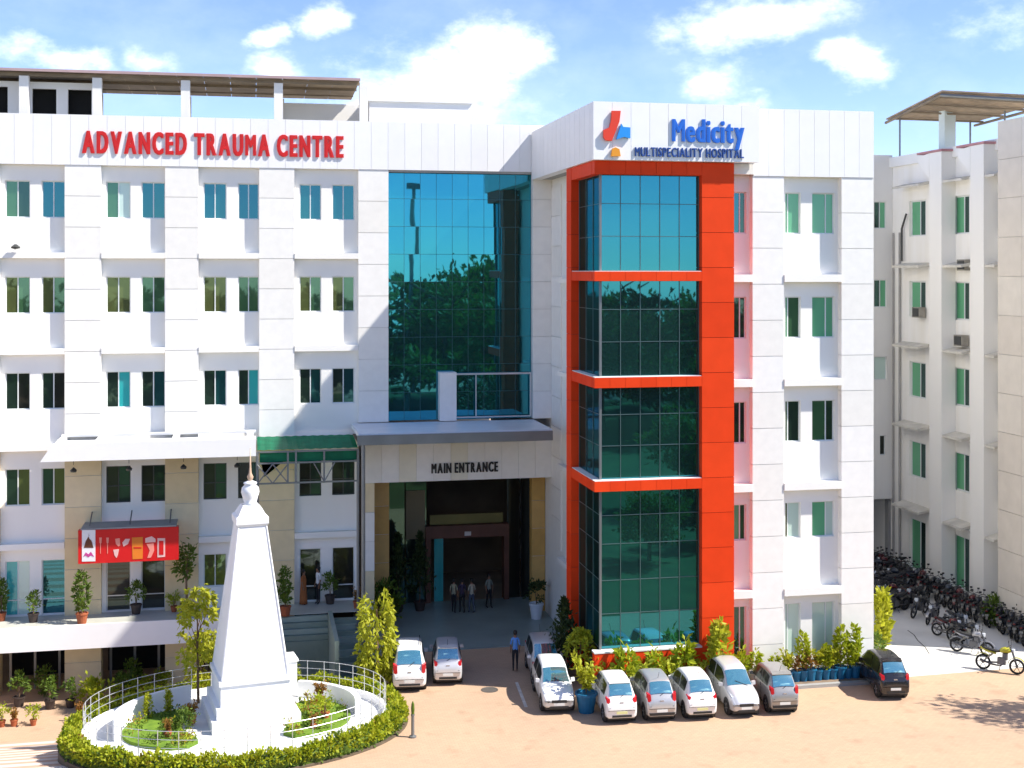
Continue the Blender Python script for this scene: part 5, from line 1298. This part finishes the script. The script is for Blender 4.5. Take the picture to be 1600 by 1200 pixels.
# ------------------------------------------------------------------ motorcycles
BK = {'black': mat('bike_black', (.015, .015, .017), .3, .1, coat=.5), 'red': mat('bike_red', (.11, .010, .012), .3, .1, coat=.5), 'blue': mat('bike_blue_grey', (.05, .065, .085), .3, .1, coat=.5), 'yellow': mat('bike_yellow', (.42, .40, .02), .35, .1, coat=.5), 'silver': mat('bike_silver', (.34, .34, .36), .3, .1, metallic=.5)}
SEATM = mat('bike_seat', (.02, .02, .022), .6, .1); ENG = mat('engine_metal', (.16, .16, .165), .4, .2, metallic=.8)
BW = .78                                                 # slim build
def ell_loft(secs, n=10):
    rings = []
    for (y, z, rx, rz_) in secs: rings.append([(rx * math.cos(2 * math.pi * k / n), y, z + rz_ * math.sin(2 * math.pi * k / n)) for k in range(n)])
    return MB().loft(rings)
def make_bike(paint):
    t = bpy.data.objects.new('motorcycle', None); col.objects.link(t)
    for y, nm in ((.63, 'wheel'), (-.63, 'wheel')):
        w = bpy.data.objects.new(nm, None); col.objects.link(w); w.parent = t; w.location = (0, y, .30); KIDS.setdefault(t.name, []).append(w)
        rings = []
        for k in range(21):
            a = 2 * math.pi * k / 20; rings.append([((math.cos(b) * .045), (.255 + math.sin(b) * .045) * math.cos(a), (.255 + math.sin(b) * .045) * math.sin(a)) for b in [j * math.pi / 3 for j in range(6)]])
        local('tyre', MB().loft(rings, caps=False), TYRE, w, smooth=True)
        rm = MB().tube([(-.05, 0, 0), (.05, 0, 0)], .05, 8)
        for k in range(6): rm.tube([(0, 0, 0), (0, math.cos(k * 1.047) * .23, math.sin(k * 1.047) * .23)], .012, 4)
        local('rim', rm, BRIM, w)
    local('fuel_tank', ell_loft([(-.02, .82, .05, .05), (.04, .84, .13, .10), (.18, .87, .16, .12), (.32, .87, .12, .11), (.40, .85, .04, .05)]), BK[paint], t, smooth=True)
    local('seat', ell_loft([(.02, .80, .08, .04), (-.1, .78, .12, .05), (-.3, .80, .12, .05), (-.55, .84, .11, .05), (-.68, .86, .05, .03)]), SEATM, t, smooth=True)
    local('tail_cowl', ell_loft([(-.15, .70, .10, .06), (-.5, .76, .10, .06), (-.74, .84, .05, .04)]), BK[paint], t, smooth=True)
    local('engine', MB().box(-.13, .13, -.08, .22, .30, .56).box(-.1, .1, .1, .28, .5, .74), ENG, t)
    local('exhaust', MB().tube([(.1, .22, .42), (.14, .05, .26), (.15, -.25, .28), (.16, -.72, .40)], [.025, .025, .04, .045], 8), BRIM, t)
    for s in (-1, 1): local('fork', MB().tube([(s * .075, .63, .30), (s * .075, .42, .92)], .024, 6), BRIM, t)
    local('handlebar', MB().tube([(-.33, .30, 1.02), (-.2, .36, 1.05), (0, .40, .98), (.2, .36, 1.05), (.33, .30, 1.02)], .018, 6), TRIM, t)
    local('head_lamp', MB().tube([(0, .42, .88), (0, .53, .87)], [.07, .095], 12), HEADL, t)
    local('tail_lamp', MB().box(-.05, .05, -.79, -.74, .78, .83), mat('bike_tail_lamp', (.14, .006, .008), .3, .1), t)
    local('number_plate', MB().box(-.08, .08, -.83, -.82, .58, .68), mat('dusty_plate', (.22, .22, .20), .7, .2), t)
    for y, z in ((.63, .30), (-.63, .30)):
        rings = []
        for k in range(9):
            a = (.15 + .8 * k / 8) * math.pi if y > 0 else (.15 + .6 * k / 8) * math.pi
            rings.append([(-.06, y + math.cos(a) * .33 * (1 if y > 0 else -1), z + math.sin(a) * .33), (.06, y + math.cos(a) * .33 * (1 if y > 0 else -1), z + math.sin(a) * .33), (.05, y + math.cos(a) * .35 * (1 if y > 0 else -1), z + math.sin(a) * .35), (-.05, y + math.cos(a) * .35 * (1 if y > 0 else -1), z + math.sin(a) * .35)])
        local('mudguard', MB().loft(rings), BK[paint], t)
    for s in (-1, 1):
        mr = local('mirror', MB().tube([(s * .2, .36, 1.05), (s * .27, .36, 1.22)], .009, 5).box(s * .27 - .06, s * .27 + .06, .35, .37, 1.2, 1.28), TRIM, t)
    local('kick_stand', MB().tube([(-.08, .0, .3), (-.24, -.06, .02)], .014, 5), TRIM, t)
    local('swing_arm', MB().tube([(.09, -.05, .36), (.07, -.63, .30)], .025, 6).tube([(-.09, -.05, .36), (-.07, -.63, .30)], .025, 6).tube([(.1, -.25, .7), (.08, -.6, .34)], .03, 6).tube([(0, .4, .95), (0, .15, .6)], .04, 6), ENG, t)
    return t
protos = {k: make_bike(k) for k in BK}; used = set()
brn = random.Random(4)
def bike(x, y, rz, paint, label, group):
    if paint in used: t = copy_tree(protos[paint])
    else: t = protos[paint]; used.add(paint)
    t.location = (x, y, 0); t.rotation_euler = (0, R(-7), rz); s = brn.uniform(.95, 1.06); t.scale = (s, s, s)
    return tag(t, label, 'motorcycle', group)
yb0 = 50.4; k = 0
while yb0 < 65.6:
    bike(XW - 1.75 + brn.uniform(-.12, .12), yb0, R(-48) + brn.uniform(-.16, .16), brn.choice(['black', 'black', 'black', 'red', 'blue', 'black']), 'dark motorcycle in the packed row along the wall of the right wing', 'motorcycles packed along the right wing')
    yb0 += brn.uniform(.48, .62); k += 1
for k in range(11):
    x, y = G(1371 + (k % 4) * 9.5 + (k // 4) * 3, 952 - (k // 4) * 26 - (k % 4) * 3)
    bike(x, y, R(70) + brn.uniform(-.3, .3), brn.choice(['black', 'black', 'blue', 'red']), 'dark motorcycle in the shaded cluster beside the corner of the right block', 'motorcycles clustered by the block corner')
for k, (px, py, rz, pt, lb) in enumerate(((1398, 956, 1.9, 'black', 'black motorcycle just right of the spiky shrub'), (1412, 946, 2.0, 'red', 'dark red motorcycle in the middle group, farthest back'), (1426, 948, 2.1, 'black', 'black motorcycle in the middle group beside the dark red one'),
                                  (1436, 962, 2.2, 'black', 'black motorcycle at the front of the middle group'), (1456, 972, 2.3, 'silver', 'silver black motorcycle between middle group and the loose pair'), (1482, 998, 3.6, 'red', 'motorcycle with red tail nearest the alley crack'), (1494, 990, 3.3, 'blue', 'grey blue motorcycle leaning beside the red tailed one'),
                                  (1518, 1022, 3.9, 'silver', 'silver motorcycle at the sunny edge of the alley'), (1508, 1008, 3.6, 'black', 'dark motorcycle behind the silver one at the sunny edge'), (1562, 1050, 3.95, 'yellow', 'yellow motorcycle standing alone in the sun at the right'))):
    x, y = G(px, py); bike(x, y, rz, pt, lb, 'loose motorcycles in the alley')

# ------------------------------------------------------------------ people
SKIN = mat('skin', (.22, .11, .065), .6, .08, 4); HAIRM = mat('hair_black', (.012, .010, .009), .5, .1)
def cloth(name, rgb): return mat('cloth_' + name, rgb, .85, .12, 9)
def person(label, x, y, z, rz, shirt, legs, h=1.68, arms=0.0, stride=.0, skirt=False, group=None):
    t = thing('person', (x, y, z), label, 'person', group, rz)
    V, E, Rr = [], [], []
    def v(p, r, parent=None):
        V.append(p); Rr.append(r)
        if parent is not None: E.append((parent, len(V) - 1))
        return len(V) - 1
    pel = v((0, 0, .93), .125); wst = v((0, 0, 1.06), .115, pel); ch = v((0, .0, 1.27), .135, wst); nb = v((0, 0, 1.42), .07, ch); nk = v((0, -.01, 1.48), .05, nb)
    hd1 = v((0, -.02, 1.55), .075, nk); hd2 = v((0, -.015, 1.64), .085, hd1); v((0, -.01, 1.705), .045, hd2); v((0, -.115, 1.585), .016, hd1)
    for s in (-1, 1):
        sh = v((s * .15, 0, 1.385), .055, nb); el = v((s * (.20 + arms * .05), .02 - .1 * arms * s, 1.12), .042, sh); wr_ = v((s * .2, -.04 - .12 * abs(arms), .90), .03, el); pm = v((s * .2, -.05 - .13 * abs(arms), .83), .034, wr_)
        for q in range(4): f1 = v((s * (.2 + .0), -.085 - .13 * abs(arms) + q * .022, .775), .010, pm); v((s * .19, -.088 - .13 * abs(arms) + q * .022, .735 + .008 * abs(q - 1.5)), .009, f1)
        v((s * .185, -.10 - .13 * abs(arms), .80), .010, pm)
        hp = v((s * .085, 0, .88), .095, pel); kn = v((s * .09, -stride * s * .8 - .01, .49), .062, hp); an = v((s * .09, -stride * s + (.08 if stride * s < 0 else 0), .09), .04, kn); v((s * .1, -stride * s - .13, .035), .035, an)
    me = bpy.data.meshes.new('body'); me.from_pydata(V, E, []); o = bpy.data.objects.new('tmp', me); col.objects.link(o)
    sk = o.modifiers.new('s', 'SKIN'); sb_ = o.modifiers.new('u', 'SUBSURF'); sb_.levels = 1; sb_.render_levels = 1
    for i, r_ in enumerate(Rr): me.skin_vertices[0].data[i].radius = (r_ * .92, r_ * .92)
    me.skin_vertices[0].data[0].use_root = True
    dg = bpy.context.evaluated_depsgraph_get(); dg.update()
    nm = bpy.data.meshes.new_from_object(o.evaluated_get(dg)); bpy.data.objects.remove(o)
    nm.materials.clear()
    for m in (SKIN, shirt, legs, TRIM): nm.materials.append(m)
    for p in nm.polygons:
        c = p.center; k = 0
        if c.z < .07: k = 3
        elif c.z < .96 and abs(c.x) < .17 or c.z < .7: k = 2
        elif c.z < 1.45 and not (abs(c.x) > .155 and c.z < 1.15): k = 1
        p.material_index = k; p.use_smooth = True
    local('body', nm, None, t)
    local('hair', MB().lathe([(.07, 1.56), (.092, 1.60), (.098, 1.66), (.075, 1.72), (.03, 1.742)], 14, (0, .014, 0)), HAIRM, t, smooth=True)
    if skirt: local('sari', MB().lathe([(.2, .06), (.19, .3), (.155, .8), (.14, 1.0), (.15, 1.22), (.11, 1.38)], 16), shirt, t, smooth=True)
    t.scale = (.88 * h / 1.74, h / 1.74, h / 1.74)
    return t
TROU = cloth('dark_trousers', (.018, .018, .022))
x, y = G(805, 1050); person('person in light blue shirt and dark trousers standing on the forecourt, back turned', x, y, 0, R(170), cloth('light_blue', (.10, .26, .62)), TROU, 1.72, arms=.3)
x, y, z = *G(473, 938, POD), POD; person('person in long orange brown dress outside the left podium door', x, min(y, 58.6), z, R(70), cloth('orange_brown', (.30, .10, .03)), TROU, 1.62, skirt=True)
x, y, z = *G(496, 938, POD), POD; person('person in white shirt and black trousers at the left podium door', x, min(y, 58.6), z, R(-60), cloth('white', (.72, .72, .72)), TROU, 1.72, arms=.2)
for k, (px, py, c, lb, rz) in enumerate(((709, 958, (.34, .31, .20), 'person in pale olive top, leftmost of the group entering the lobby', 160), (722, 958, (.045, .03, .06), 'person in dark clothes in the middle of the group entering the lobby', 185), (737, 958, (.42, .38, .28), 'person in beige shirt and jeans at the right of the lobby group', 200), (764, 950, (.22, .24, .20), 'person in grey standing inside the lobby doorway on the right', 20))):
    x, y = G(px, py, .05); person(lb, x, y, .05, R(rz), cloth('lobby_%d' % k, c), cloth('jeans', (.06, .08, .12)) if k == 2 else TROU, 1.68, arms=.2, stride=.08)
